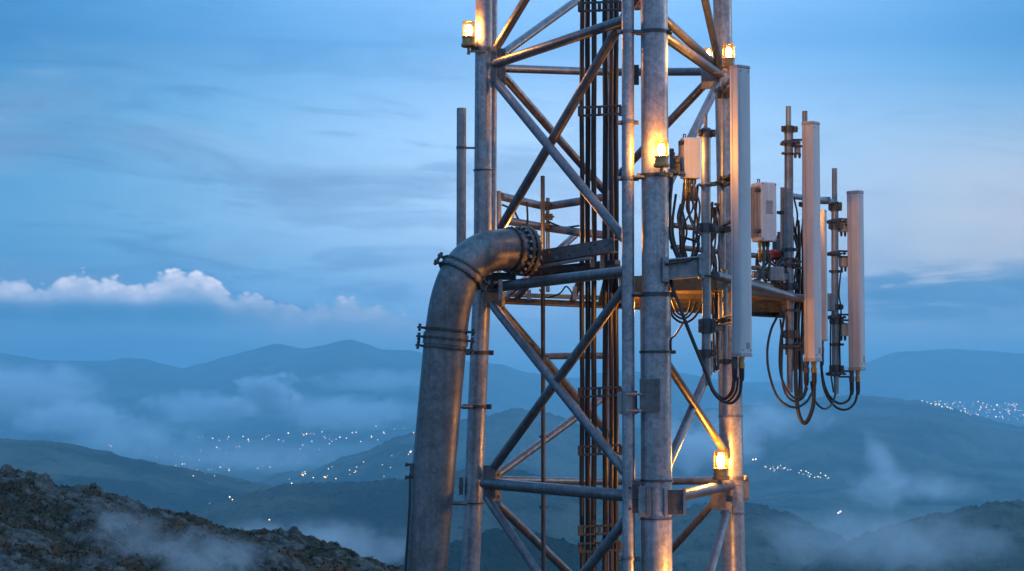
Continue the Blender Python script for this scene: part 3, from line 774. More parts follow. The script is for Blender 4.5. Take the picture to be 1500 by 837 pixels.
# arms out to the far mast
mb = MB(); mb.bar(P(1150, 441, 18.6), P(1216, 443, 20.2), 0.06, S(24, 20)); mb.box(P(1214, 443, 20.15), S(8, 20), 0.05, S(13, 20))
for dz in (-0.06, 0.06): mb.bolt(P(1213, 443, 20.09)+Vector((0, 0, dz)), (0, -1, 0), 0.014, 0.014)
mb.build('outrigger', M['mast'], plat)
mb = MB(); mb.cyl(P(1150, 286, 18.1), P(1222, 296, 20.3), 0.03, 12); mb.box(P(1209, 294, 19.9), 0.05, 0.04, 0.035); mb.cyl(P(1204, 292, 19.86), P(1216, 296, 19.95), 0.022, 8); mb.build('outrigger', M['mast'], plat)
for a_, b_, w_, h_ in (((1030, 337, 15.95), (1066, 336, 16.4), 0.05, 10), ((1030, 478, 15.95), (1064, 482, 16.4), 0.05, 10), ((1030, 270, 15.95), (1062, 268, 16.4), 0.03, 5)):
    mb = MB(); mb.bar(P(*a_), P(*b_), w_, S(h_, 16)); mb.build('outrigger', M['dark'], plat)

def radio(label, x0, x1, xs, y0, y1, Y, depth, yaw, marks):
    """case with cooling fins on its side; xs = edge between side and front in the photo"""
    c = P((x0+x1)/2, (y0+y1)/2, Y)
    t = thing('radio_unit', label, 'radio', Vector((c.x, c.y, P(750, y1, Y).z)), 'radio units beside the masts')
    tan = Vector((math.cos(yaw), math.sin(yaw), 0)); nrm = Vector((math.sin(yaw), -math.cos(yaw), 0))
    hh = S((y1-y0)/2, Y); wf = S(x1-xs, Y)/math.cos(yaw)/2
    mb = MB(); mb.box(c, wf, depth/2, hh, tan, (0, 0, 1), 0.012); mb.build('case', M['rru'], t)
    mb = MB()
    for k in range(6):
        q = c - tan*(wf+0.006) + nrm*(depth*(-0.36+0.14*k)); mb.box(q, 0.010, 0.004, hh*0.86, tan, (0, 0, 1), 0)
    mb.build('cooling_fin', M['radome_cap'], t)
    for sz in (0.72, -0.66):
        mb = MB(); q = c - tan*(wf+0.018) + nrm*depth*0.3 + Vector((0, 0, hh*sz)); mb.box(q, 0.018, 0.022, 0.018, tan); mb.bolt(q+nrm*0.022, nrm, 0.012, 0.012); mb.build('latch', M['dark'], t)
    mb = MB(); q = c + Vector((0, 0, hh)); mb.tube([q-tan*wf*0.8-nrm*0.0, q-tan*wf*0.8+Vector((0, 0, 0.03)), q-tan*wf*0.55+Vector((0, 0, 0.03)), q-tan*wf*0.55], 0.006, 8); mb.build('handle', M['dark'], t)
    if marks:
        mb = MB(); rnd = random.Random(3)
        for r_ in range(6):
            x = -0.38
            while x < 0.42:
                l = rnd.choice((0.05, 0.09, 0.14)); 
                if x+l > 0.46: break
                a = c + nrm*(depth/2+0.0025) + tan*wf*(x+0.25*0)*1.1 + Vector((0, 0, hh*(0.34-0.075*r_)))
                mb.box(a+tan*wf*l*0.5, wf*l*0.45, 0.0012, hh*(0.026 if r_ else 0.034), tan, (0, 0, 1), 0)
                x += l+0.04
        mb.build('data_plate', M['label'], t)
        for sx in (-0.9, 0.9):
            for sz in (-0.93, 0.93): mb = MB(); mb.bolt(c + nrm*(depth/2) + tan*wf*sx*0.95 + Vector((0, 0, hh*sz)), nrm, 0.007, 0.004); mb.build('screw', M['dark'], t)
    for k in range(3):
        q = c - Vector((0, 0, hh)) + tan*wf*(-0.55+0.5*k)
        mb = MB(); mb.lathe([(0.020, 0), (0.020, 0.04), (0.014, 0.045), (0.014, 0.07), (0.022, 0.075), (0.022, 0.16), (0.014, 0.19)], q, (0, 0, -1), 14); mb.build('connector', M['brass' if k == 0 else 'dark'], t)
    return t
radio('white radio case hung beside the thick near leg and its lamp', 996, 1026, 1001, 202, 263, 16.5, 0.10, math.radians(18), False)
radio('larger white radio case with a printed data plate, right of the tallest antenna', 1100, 1138, 1114, 268, 355, 17.5, 0.17, math.radians(28), True)
# a dark back bracket for the first radio
mb = MB(); mb.box(P(990, 243, 16.35), S(6, 16.35), 0.04, S(14, 16.35)); mb.box(P(984, 236, 16.3), S(3, 16.3), 0.03, S(18, 16.3)); mb.bar(P(975, 250, 16.2), P(1000, 254, 16.4), 0.04, 0.03)
for q in ((986, 226), (992, 236), (989, 252)): mb.bolt(P(q[0], q[1], 16.29), (0, -1, 0), 0.018, 0.02)
mb.build('radio_bracket', M['dark'], tower)
def small_box(label, x, y, w, h, Y, mat, name='filter_box', cat='filter'):
    c = P(x, y, Y); t = thing(name, label, cat, c-Vector((0, 0, S(h/2, Y))))
    mb = MB(); mb.box(c, S(w/2, Y), S(w/2, Y)*0.8, S(h/2, Y), (math.cos(.5), math.sin(.5), 0), (0, 0, 1), 0.006); mb.build('case', M[mat], t)
    mb = MB(); mb.lathe([(0.014, 0), (0.014, 0.03), (0.009, 0.05)], c-Vector((0.02, 0, S(h/2, Y))), (0, 0, -1), 10); mb.lathe([(0.014, 0), (0.014, 0.03), (0.009, 0.05)], c-Vector((-0.02, 0, S(h/2, Y))), (0, 0, -1), 10); mb.build('connector', M['dark'], t)
    mb = MB(); mb.box(c+Vector((0, -S(w/2, Y)*0.8, S(h/2, Y)*0.9)), S(w/2, Y)*0.8, 0.006, 0.006, (math.cos(.5), math.sin(.5), 0)); mb.build('lip', M['dark'], t)
    return t
small_box('tan filter box behind the pinkish panel, uppermost of its three', 1235, 330, 12, 20, 20.35, 'tan')
small_box('tan filter box behind the pinkish panel, halfway up its mast', 1235.5, 384, 11, 15, 20.35, 'tan')
small_box('tan filter box behind the pinkish panel, lowest of its three', 1235, 483, 12, 19, 20.35, 'tan')
small_box('pale filter box between the middle mast and the mauve grey panel', 1168, 216, 8, 17, 17.9, 'rru')
small_box('navy junction box on the platform behind the larger radio case', 1140, 366, 14, 30, 19.0, 'bluebox', 'junction_box', 'box')
small_box('grey junction box on the platform beside the middle mast foot', 1139, 404, 16, 22, 17.65, 'mast', 'junction_box', 'box')
# folded red cover
mb = MB(); c = P(1133, 374, 18.2); bm2 = mb.bm
bmesh.ops.create_icosphere(bm2, subdivisions=4, radius=1.0)
for v in bm2.verts:
    p = v.co.copy(); k = 1+0.25*noise.noise(p*2.2)+0.12*noise.noise(p*5)
    v.co = c + Vector((p.x*0.085*k, p.y*0.07*k, p.z*0.05*k))
for f in bm2.faces: f.smooth = True
tag(mb.build('canvas_cover', M['redcloth']), 'small crumpled red canvas cover on the platform under the larger radio case', 'cover')

# ------------------------------------------------------------------ jumper cables
def jumper(label, pts, w, mat='rubber', n=9, group='black jumper cables looping under the antennas'):
    Y = pts[0][2]
    return tag(MB().tube(px_spline(pts, n), S(w/2, Y), 12).build('jumper_cable', M[mat]), label, 'cable', group)
J = jumper
J('black jumper from the tallest antenna\'s inner connector up a long sloping sleeve to the platform', [(1076, 553, 15.75), (1072, 574, 15.75), (1060, 584, 15.78), (1046, 574, 15.82), (1035, 548, 15.82), (1010, 487, 15.85), (987, 426, 15.9), (982, 405, 16.0)], 5.5, 'cablerib')
J('black jumper from the tallest antenna\'s outer connector, lowest loop beside the right leg', [(1086.5, 553, 15.75), (1083, 578, 15.75), (1070, 591, 15.76), (1053, 584, 15.78), (1041, 566, 15.8), (1031, 530, 15.85), (1030, 480, 15.98)], 4.5)
J('short black jumper tail hidden behind the tallest antenna\'s lower loops', [(1081, 553, 15.85), (1078, 574, 15.85), (1064, 589, 15.86), (1048, 578, 15.88), (1040, 560, 15.9), (1042, 500, 16.0)], 3.5)
J('thick black jumper hanging in the deepest U under the mauve grey panel', [(1192.5, 565, 17.8), (1191, 595, 17.8), (1182, 618, 17.8), (1174, 616, 17.8), (1168, 594, 17.8), (1165.5, 550, 17.82), (1166, 480, 17.9), (1167, 420, 18.0)], 6)
J('black jumper under the mauve grey panel, tight inner loop by the mast end', [(1181, 565, 17.8), (1177, 578, 17.75), (1165, 584, 17.7), (1151, 569, 17.7), (1143, 543, 17.7), (1143, 505, 17.75), (1149, 462, 17.8)], 3.6)
J('black jumper swinging widest left of the middle mast below the platform edge', [(1190, 575, 17.7), (1180, 590, 17.65), (1162, 597, 17.6), (1140, 583, 17.6), (1127, 548, 17.6), (1124, 515, 17.62), (1129, 485, 17.7), (1139, 463, 17.8)], 3.6)
J('black jumper of the middle mast, second loop from the mast end', [(1183, 568, 17.85), (1176, 583, 17.85), (1163, 588, 17.8), (1150, 575, 17.78), (1145, 545, 17.78), (1146, 500, 17.8), (1143, 468, 17.85)], 3.2)
J('straight black jumper running down close beside the middle mast', [(1170, 330, 17.95), (1171, 400, 17.95), (1169, 470, 17.95), (1172, 530, 17.95), (1171, 585, 17.9)], 4.5)
J('thin black jumper down the back of the mauve grey panel to its lower edge', [(1176, 350, 18.0), (1176, 440, 18.0), (1174, 520, 18.0), (1174, 578, 17.95)], 4)
J('black jumper from the pinkish panel\'s inner connector, upper loop', [(1247.5, 572, 20.3), (1243, 586, 20.3), (1229, 591, 20.25), (1214, 579, 20.2), (1205, 552, 20.15), (1203, 515, 20.1), (1204, 470, 20.1)], 3.6)
J('black jumper from the pinkish panel\'s outer connector, lower loop', [(1256.5, 572, 20.3), (1252, 590, 20.3), (1240, 600, 20.25), (1224, 596, 20.2), (1209, 575, 20.15), (1203.5, 545, 20.15), (1202, 500, 20.1)], 3.4)
J('thin black jumper dipping between the mauve and the pinkish panels', [(1224, 577, 20.25), (1219, 592, 20.1), (1209, 599, 19.8), (1200, 595, 19.5), (1192, 583, 19.0), (1188, 560, 18.6)], 3)
J('thin black jumper strapped down the left side of the far right mast', [(1217, 470, 20.2), (1216.5, 510, 20.2), (1217, 545, 20.2), (1221, 575, 20.2)], 2.4)
J('thin black jumper strapped down the right side of the far right mast', [(1232, 395, 20.25), (1229, 430, 20.25), (1232, 455, 20.25), (1230, 500, 20.25), (1231, 545, 20.25)], 2.4)
# tangle between the near leg and the first mast
tangle = [
 ('black jumper running down tight against the thick near leg', [(984, 262, 16.2), (981, 300, 16.15), (982, 345, 16.1), (992, 375, 16.0), (1000, 390, 15.95)], 6),
 ('black jumper beside the near leg, second from it, curving right at the bracket', [(990, 285, 16.25), (985, 330, 16.15), (990, 362, 16.05), (1003, 383, 15.95), (1020, 372, 15.9), (1024, 345, 15.92)], 4),
 ('black jumper from the first radio\'s inner connector straight down to the platform', [(1003, 283, 16.5), (999, 300, 16.45), (996, 330, 16.4), (997, 365, 16.4), (995, 400, 16.5)], 4),
 ('black jumper from the first radio swinging out towards the mast clamp', [(1011, 283, 16.48), (1009, 300, 16.4), (1011, 320, 16.3), (1018, 335, 16.2), (1028, 345, 16.0)], 3.6),
 ('black jumper from the first radio\'s outer connector beside the blue grey mast', [(1020, 283, 16.46), (1025, 300, 16.4), (1024, 320, 16.3), (1022, 335, 16.2), (1020, 350, 16.1)], 3.2),
 ('black jumper bowed left from the first radio over the bracket plate', [(997, 300, 16.4), (993, 320, 16.3), (1000, 345, 16.2), (1014, 352, 16.1), (1024, 358, 16.0), (1012, 380, 15.86), (985, 386, 15.84), (974, 388, 15.85)], 3.6),
 ('thin black jumper crossing behind the bracket in the near tangle', [(1000, 310, 16.5), (1006, 340, 16.5), (1000, 370, 16.5), (1010, 395, 16.5)], 3),
 ('thin black jumper sagging low behind the first mast to the deck', [(1022, 360, 16.3), (1018, 378, 16.3), (1028, 395, 16.3), (1042, 400, 16.3)], 3),
]
for lb, pts, w in tangle: J(lb, pts, w, group='black jumpers tangled beside the near leg')
loops = [('outer one of the black cable coils drooping below the platform right of the near leg', [(978, 440, 16.5), (985, 463, 16.5), (1000, 473, 16.5), (1014, 468, 16.5), (1024, 455, 16.5), (1030, 440, 16.5)], 3.4),
         ('middle one of the black cable coils drooping below the platform right of the near leg', [(980, 440, 16.6), (987, 459, 16.6), (1000, 467, 16.6), (1012, 460, 16.6), (1020, 442, 16.6)], 3.2),
         ('inner one of the black cable coils drooping below the platform right of the near leg', [(984, 440, 16.7), (992, 458, 16.7), (1004, 462, 16.7), (1010, 450, 16.7), (1012, 438, 16.7)], 3),
         ('thin earth wire from the near leg\'s lower clamp up to the cable coils', [(983, 518, 15.95), (983, 498, 15.95), (990, 490, 16.1), (1000, 474, 16.4)], 3)]
for lb, pts, w in loops: J(lb, pts, w, group='cable coils below the platform')
rad2 = [('black jumper from the larger radio case, nearest the tall antenna', [(1110, 372, 17.5), (1109, 390, 17.5), (1114, 405, 17.4), (1106, 418, 17.3)], 5),
        ('black jumper from the larger radio case, in the middle of its three', [(1118, 372, 17.45), (1119, 388, 17.4), (1116, 402, 17.3), (1122, 412, 17.2)], 5),
        ('black jumper from the larger radio case, nearest the middle mast', [(1127, 372, 17.4), (1128, 385, 17.4), (1124, 400, 17.4), (1128, 412, 17.4)], 4.5)]
for lb, pts, w in rad2: J(lb, pts, w, group='jumpers under the larger radio case')
cl2 = [('dark jumper looping behind the middle mast above the edge tube', [(1150, 330, 18.3), (1162, 345, 18.2), (1168, 370, 18.1), (1160, 395, 18.1), (1166, 420, 18.0)], 3.4),
       ('dark jumper hanging from the middle mast clamp to the platform lamp', [(1163, 290, 18.0), (1168, 315, 18.1), (1166, 340, 18.2), (1172, 370, 18.2), (1170, 410, 18.1)], 2.6),
       ('slack wire under the platform between the left leg and cables', [(790, 424, 18.2), (800, 436, 18.2), (820, 430, 18.2), (830, 420, 18.2), (842, 436, 18.2)], 2.2),
       ('dark jumper heaped along the deck between tall antenna and right leg', [(1042, 360, 16.9), (1048, 385, 16.9), (1044, 405, 16.8), (1052, 425, 16.9)], 5),
       ('dark jumper dropping behind the tall antenna past the platform edge', [(1050, 420, 16.6), (1046, 450, 16.6), (1052, 490, 16.6), (1046, 530, 16.6)], 4)]
for lb, pts, w in cl2: J(lb, pts, w, group='jumpers heaped on the platform')

rt = random.Random(21)
def tangle_zone(n, x0, x1, y0, y1, Y0, Y1, label, group):
    for k in range(n):
        x = rt.uniform(x0, x1); pts = []; m_ = rt.randint(3, 5)
        for i in range(m_):
            pts.append((min(x1, max(x0, x+rt.uniform(-1, 1)*(x1-x0)*0.45)), y0+(y1-y0)*i/(m_-1)+rt.uniform(-4, 4), rt.uniform(Y0, Y1)))
        J(label, pts, rt.uniform(2.4, 4.0), 'rubber' if rt.random() < 0.7 else 'cablerib', 8, group)
tangle_zone(7, 1040, 1058, 300, 425, 16.6, 16.95, 'thin dark jumper in the dense tangle between the first mast and the tallest antenna', 'dense tangle behind the tallest antenna')
tangle_zone(6, 994, 1022, 268, 400, 16.4, 16.7, 'thin dark jumper deep in the tangle under the small radio case', 'deep tangle under the small radio case')
tangle_zone(7, 1161, 1177, 320, 540, 18.0, 18.3, 'thin dark jumper strapped in the bunch behind the mauve grey panel', 'bunch of jumpers behind the mauve panel')
tangle_zone(6, 1102, 1146, 375, 425, 17.6, 18.3, 'thin dark jumper lying on the deck under the larger radio case', 'jumpers on the deck under the larger radio case')
tangle_zone(4, 1042, 1052, 430, 545, 16.3, 16.6, 'thin dark jumper dropping beside the slim rod behind the tallest antenna', 'jumpers dropping beside the slim rod')
# ================================================================== LAND
def interp(prof, x):
    if x <= prof[0][0]: return prof[0][1]
    for (x0, y0), (x1, y1) in zip(prof, prof[1:]):
        if x <= x1:
            t = (x-x0)/(x1-x0); t = t*t*(3-2*t)*0.6 + t*0.4
            return y0+(y1-y0)*t
    return prof[-1][1]
def land_mat(name, a, b, scale, bump=0.6, c3=None):
    m, nt = new_mat(name)
    tc = N(nt, 'ShaderNodeTexCoord')
    n1 = N(nt, 'ShaderNodeTexNoise', i_Scale=scale, i_Detail=10.0, i_Roughness=0.65); L(nt, tc.outputs['Object'], n1.inputs['Vector'])
    n2 = N(nt, 'ShaderNodeTexNoise', i_Scale=scale*9, i_Detail=6.0, i_Roughness=0.7); L(nt, tc.outputs['Object'], n2.inputs['Vector'])
    c = mixrgb(nt, maprange(nt, n1.outputs[0], 0.38, 0.62), a, b)
    if c3: c = mixrgb(nt, maprange(nt, n2.outputs[0], 0.55, 0.68), c, c3)
    b_ = N(nt, 'ShaderNodeBsdfPrincipled', i_Roughness=0.95); b_.inputs['Specular IOR Level'].default_value = 0.1
    L(nt, c, b_.inputs['Base Color'])
    bp = N(nt, 'ShaderNodeBump', i_Strength=bump, i_Distance=0.6/scale); L(nt, math_n(nt, 'ADD', n1.outputs[0], math_n(nt, 'MULTIPLY', n2.outputs[0], 0.3)), bp.inputs['Height']); L(nt, bp.outputs[0], b_.inputs['Normal'])
    o = N(nt, 'ShaderNodeOutputMaterial'); L(nt, b_.outputs[0], o.inputs[0])
    return m
M['forest'] = land_mat('far_forest', (0.018, 0.028, 0.018), (0.14, 0.13, 0.085), 0.0045, 0.8, (0.010, 0.016, 0.010))
M['valley'] = land_mat('valley_floor', (0.045, 0.058, 0.036), (0.09, 0.085, 0.060), 0.0016, 0.2, (0.03, 0.04, 0.025))
FLOOR = -215.0
def grid_mesh(name, nu, nv, fn, mat):
    me = bpy.data.meshes.new(name); vs = []; fs = []
    for j in range(nv):
        for i in range(nu): vs.append(fn(i/(nu-1), j/(nv-1)))
    for j in range(nv-1):
        for i in range(nu-1):
            a = j*nu+i; fs.append((a, a+1, a+nu+1, a+nu))
    me.from_pydata([tuple(v) for v in vs], [], fs); me.materials.append(mat)
    for p in me.polygons: p.use_smooth = True
    o = bpy.data.objects.new(name, me); col.objects.link(o); structure(o)
    return o
def ridge(name, Y0, prof, front, back, amp, wave, x0=-500, x1=2000, nu=300, nv=60, rough=None, seed=0, tree=0.0, treew=8.0, power=1.3):
    def fn(u, v):
        px = x0+(x1-x0)*u
        zr = P(px, interp(prof, px), Y0).z
        q = v*1.4-1.0 if v < 1/1.4 else (v-1/1.4)/(1-1/1.4)       # -1..0 front, 0..1 back
        Y = Y0 + (q*front if q < 0 else q*back)
        X = (px-W/2)/F*Y
        s = 1-abs(q); s = s**power if q < 0 else s
        s = s*s*(3-2*s)*0.35 + s*0.65
        n = noise.fractal(Vector((X/wave, Y/wave, seed*7.3)), 0.9, 2.1, 6)
        rg = 1-abs(noise.noise(Vector((X/wave*1.3+5, Y/wave*0.7, seed*3.1))))*2
        env = min(1.0, (-q)*2.2) if q < 0 else min(1, q*2)
        z = (FLOOR-25) + (zr-(FLOOR-25))*s + amp*(n*0.6+rg*0.5)*env*1.5*(0.35+0.65*s) + amp*0.18*n*(1-env)
        if tree:
            z += tree*(1-min(1.0, noise.voronoi(Vector((X/treew, Y/treew, 0)))[0][0]*1.1)) + tree*0.3*noise.noise(Vector((X/treew*3, Y/treew*3, 1)))
        return (X, Y, z)
    return grid_mesh(name, nu, nv, fn, M['forest'])
# ground sheet out to the horizon
mb = MB(); 
def gfn(u, v):
    r = 30*(23500/30)**v; a = 2*math.pi*u
    x, y = r*math.sin(a), r*math.cos(a)
    return (x, y, FLOOR + 6*noise.fractal(Vector((x/900, y/900, 3)), 1, 2, 4))
grid_mesh('ground', 97, 60, gfn, M['valley'])

ridge('far_mountains', 15500, [(-500, 540), (-100, 530), (200, 545), (330, 548), (500, 530), (650, 535), (800, 560), (1000, 562), (1150, 556), (1250, 535), (1320, 514), (1390, 511), (1440, 515), (1500, 519), (1700, 530), (2000, 520)], 2500, 3500, 110, 2200, seed=1, nv=40, nu=260)
ridge('mountains', 13500, [(-500, 500), (-200, 525), (-60, 512), (0, 515), (25, 520), (60, 526), (110, 528), (150, 528), (185, 524), (210, 526), (240, 535), (268, 541), (300, 532), (330, 523), (370, 513), (405, 504), (425, 507), (442, 510), (470, 505), (495, 499), (512, 496), (535, 502), (560, 511), (600, 512), (635, 520), (690, 527), (730, 531), (770, 543), (840, 553), (900, 545), (990, 550), (1060, 562), (1120, 575), (1180, 590), (1260, 600), (1400, 608), (2000, 605)], 5600, 2500, 150, 1300, seed=2, nu=420, nv=80)
ridge('right_hill', 7000, [(-500, 720), (700, 720), (860, 660), (960, 625), (1040, 600), (1100, 594), (1140, 590), (1180, 584), (1210, 580), (1255, 578), (1290, 581), (1340, 588), (1390, 601), (1430, 612), (1470, 622), (1500, 626), (1600, 640), (1800, 660), (2000, 640)], 3000, 1500, 75, 700, seed=3, nu=560, nv=110, x0=500, tree=9, treew=26)
ridge('middle_hill', 5200, [(-500, 800), (300, 770), (440, 705), (520, 668), (590, 640), (640, 628), (700, 612), (760, 600), (800, 606), (860, 625), (920, 650), (1000, 690), (1150, 730), (2000, 780)], 1700, 900, 45, 420, seed=4, nu=480, nv=100, x0=200, x1=1300, tree=8, treew=20)
ridge('left_hill', 3300, [(-500, 600), (-200, 622), (0, 640), (60, 643), (100, 648), (150, 658), (200, 673), (260, 687), (320, 699), (380, 712), (440, 735), (520, 765), (700, 800), (2000, 830)], 1300, 800, 34, 260, seed=5, nu=360, nv=90, x1=800, tree=3.5, treew=9)
ridge('forest_hill', 2500, [(-500, 900), (100, 800), (230, 770), (290, 750), (330, 738), (380, 722), (420, 712), (470, 710), (520, 706), (580, 699), (640, 692), (700, 686), (760, 690), (820, 705), (900, 730), (1000, 765), (1300, 790), (2000, 830)], 1000, 500, 26, 190, seed=6, nu=560, nv=110, x0=100, x1=1150, tree=5, treew=9)
ridge('low_right_hill', 2200, [(800, 830), (950, 760), (1050, 735), (1100, 738), (1150, 752), (1210, 780), (1300, 840), (2000, 900)], 900, 400, 22, 170, seed=8, nu=420, nv=90, x0=850, x1=1500, tree=5, treew=9)
ridge('near_right_hill', 1700, [(900, 900), (1150, 850), (1220, 808), (1270, 783), (1320, 765), (1370, 752), (1420, 741), (1460, 737), (1500, 735), (1600, 728), (1800, 740), (2000, 720)], 700, 400, 18, 130, seed=9, nu=520, nv=100, x0=1000, x1=2000, tree=5, treew=8)
ridge('wooded_knoll', 1250, [(300, 900), (560, 830), (640, 800), (690, 788), (730, 778), (760, 774), (790, 782), (840, 797), (900, 815), (1000, 850), (1400, 900)], 500, 250, 10, 90, seed=10, nu=520, nv=100, x0=400, x1=1300, tree=4.5, treew=7)

# rocky hill under the tower and to the left
RP = [(-700, 640), (-300, 664), (-100, 684), (0, 689), (43, 692), (70, 700), (84, 711), (107, 714), (136, 714), (171, 728), (205, 738), (222, 748), (239, 746), (260, 753), (298, 763), (333, 776), (362, 780), (392, 778), (428, 783), (479, 793), (539, 816), (577, 833), (700, 880), (900, 940), (1500, 1000), (2300, 1040)]
m, nt = new_mat('heath_and_rock')
tc = N(nt, 'ShaderNodeTexCoord'); geo = N(nt, 'ShaderNodeNewGeometry')
n1 = N(nt, 'ShaderNodeTexNoise', i_Scale=0.16, i_Detail=9.0, i_Roughness=0.68); L(nt, tc.outputs['Object'], n1.inputs['Vector'])
n2 = N(nt, 'ShaderNodeTexNoise', i_Scale=1.1, i_Detail=10.0, i_Roughness=0.75); L(nt, tc.outputs['Object'], n2.inputs['Vector'])
n3 = N(nt, 'ShaderNodeTexVoronoi', i_Scale=0.9); n3.feature = 'DISTANCE_TO_EDGE'; L(nt, tc.outputs['Object'], n3.inputs['Vector'])
veg = mixrgb(nt, maprange(nt, n2.outputs[0], 0.35, 0.65), (0.020, 0.022, 0.014), (0.060, 0.042, 0.024))
veg = mixrgb(nt, maprange(nt, n1.outputs[0], 0.50, 0.62), veg, (0.10, 0.045, 0.020))
rock = mixrgb(nt, maprange(nt, n2.outputs[0], 0.35, 0.7), (0.026, 0.025, 0.025), (0.15, 0.135, 0.118))
rock = mixrgb(nt, maprange(nt, n3.outputs[0], 0.0, 0.05, 1.0, 0.0), rock, (0.035, 0.035, 0.035))
at = N(nt, 'ShaderNodeAttribute'); at.attribute_name = 'rock'
rmask = maprange(nt, math_n(nt, 'ADD', at.outputs['Fac'], math_n(nt, 'MULTIPLY_ADD', n2.outputs[0], 0.7, -0.35)), 0.38, 0.62)
c = mixrgb(nt, rmask, veg, rock)
bs = N(nt, 'ShaderNodeBsdfPrincipled', i_Roughness=0.95); bs.inputs['Specular IOR Level'].default_value = 0.2; L(nt, c, bs.inputs['Base Color'])
bp = N(nt, 'ShaderNodeBump', i_Strength=0.9, i_Distance=0.35); L(nt, n2.outputs[0], bp.inputs['Height']); L(nt, bp.outputs[0], bs.inputs['Normal'])
o_ = N(nt, 'ShaderNodeOutputMaterial'); L(nt, bs.outputs[0], o_.inputs[0])
M['heath'] = m
def rock_amount(X, Y):
    return 0.41+0.55*noise.fractal(Vector((X/8.0, Y/10.0, 11)), 1, 2, 4)+0.75*noise.fractal(Vector((X/1.9+Y/9.0, Y/2.6, 31)), 0.9, 2.1, 4)
YR = 150.0
def hill_z(px, Y, X):
    zr = P(px, interp(RP, px), YR).z
    if Y <= YR:
        t = (YR-Y)/(YR-20.0); z = zr + (GROUND_Z-zr)*min(1.0, t)**0.9
    else:
        t = (Y-YR)/650.0; z = zr + (-190-zr)*(t**1.15)
    if Y > 60:
        k = min(1, (Y-60)/40)
        f = noise.fractal(Vector((X/9, Y/9, 2)), 0.9, 2.1, 6)
        r = rock_amount(X, Y)
        cr = noise.voronoi(Vector((X/2.6+0.3*noise.noise(Vector((X, Y, 0))), Y/3.4, 5)))[0]
        blk = (cr[1]-cr[0])
        rs = max(0.0, min(1.0, (r-0.38)/0.24))
        sm = noise.noise(Vector((X/0.7, Y/0.7, 8)))*0.10+noise.noise(Vector((X/0.28, Y/0.28, 8)))*0.05
        ter = noise.fractal(Vector((X/2.0, Y/2.0, 21)), 0.8, 2.2, 4)*0.22
        cr2 = noise.voronoi(Vector((X/0.9+0.4*noise.noise(Vector((X*1.3, Y*1.3, 4))), Y/1.2, 9)))[0]
        z += k*(0.55*f*min(1.0, 0.35+abs(Y-YR)/18) + 0.75*rs*min(0.8, blk) + 0.30*rs*min(0.7, cr2[1]-cr2[0]) + 1.4*sm + 1.3*ter)
    return z
def hfn(u, v):
    px = -700 + 3000*(u if True else u)
    # finer where the photograph shows it
    uu = u
    if uu < 0.08: px = -700+600*(uu/0.08)
    elif uu < 0.92: px = -100+800*((uu-0.08)/0.84)
    else: px = 700+1600*((uu-0.92)/0.08)
    if v < 0.12: Y = 9+(95-9)*(v/0.12)
    elif v < 0.85: Y = 95+(160-95)*((v-0.12)/0.73)
    else: Y = 160+640*((v-0.85)/0.15)**1.6
    X = (px-W/2)/F*Y
    return (X, Y, hill_z(px, Y, X))
hill = grid_mesh('rocky_hill', 520, 300, hfn, M['heath'])
at_ = hill.data.attributes.new('rock', 'FLOAT', 'POINT')
at_.data.foreach_set('value', [max(0, min(1, rock_amount(v.co.x, v.co.y))) for v in hill.data.vertices])
# heath tufts: ground cover of small twiggy leaves
m = land_mat('heather', (0.026, 0.026, 0.014), (0.085, 0.048, 0.024), 0.35, 0.0, (0.12, 0.055, 0.022)); M['heather'] = m
mb = MB(); bm = mb.bm; rnd = random.Random(5); cnt = 0
while cnt < 9000:
    px = rnd.uniform(-80, 640); Y = rnd.uniform(108, 153)
    X = (px-W/2)/F*Y
    if rock_amount(X, Y) > 0.50 + rnd.uniform(-0.1, 0.12): continue
    z = hill_z(px, Y, X); sz = rnd.uniform(0.10, 0.34)*rnd.uniform(0.6, 1.2)
    for k in range(9):
        a = rnd.uniform(0, 6.283); e = rnd.uniform(0.2, 1.3); r = sz*rnd.uniform(0.4, 1)
        d = Vector((math.cos(a)*math.cos(e), math.sin(a)*math.cos(e), math.sin(e)))
        p = Vector((X, Y, z-0.03)) + d*r*0.5; s_ = d.cross(Vector((0, 0, 1))).normalized()*sz*0.16
        q = Vector((X, Y, z-0.03))+d*r*1.1
        vs = [bm.verts.new(p-s_), bm.verts.new(p+s_), bm.verts.new(q+s_*0.5), bm.verts.new(q-s_*0.5)]
        bm.faces.new(vs)
    cnt += 1
hb = mb.build('heath', M['heather'], None, Vector((0, 0, 0))); structure(hb, 'stuff')

# ------------------------------------------------------------------ town lights on the land
bpy.context.view_layer.update()
dg = bpy.context.evaluated_depsgraph_get()
M['towna'] = emis('warm_street_light', (1.0, 0.60, 0.26), 5.5, False)
M['townb'] = emis('white_street_light', (1.0, 0.85, 0.66), 5.5, False)
def town_proto(mt):
    """a street lamp: post, arm and glowing globe (a metre-scale model scaled to what is seen)"""
    mb = MB(); mb.tube([(0, 0, -3), (0, 0, 0)], 0.12, 6); 
    n0 = len(mb.bm.faces)
    bmesh.ops.create_icosphere(mb.bm, subdivisions=2, radius=1.0, matrix=Matrix.Translation((0, 0, 0.9)))
    mb.bm.faces.ensure_lookup_table()
    for i, f in enumerate(mb.bm.faces):
        f.material_index = 0 if i < n0 else 1; f.smooth = i >= n0
    o = mb.build('street_lamp', [M['dark'], mt], None, Vector((0, 0, 0)))
    return o
protos = [town_proto(M['towna']), town_proto(M['townb'])]
fresh = [True, True]
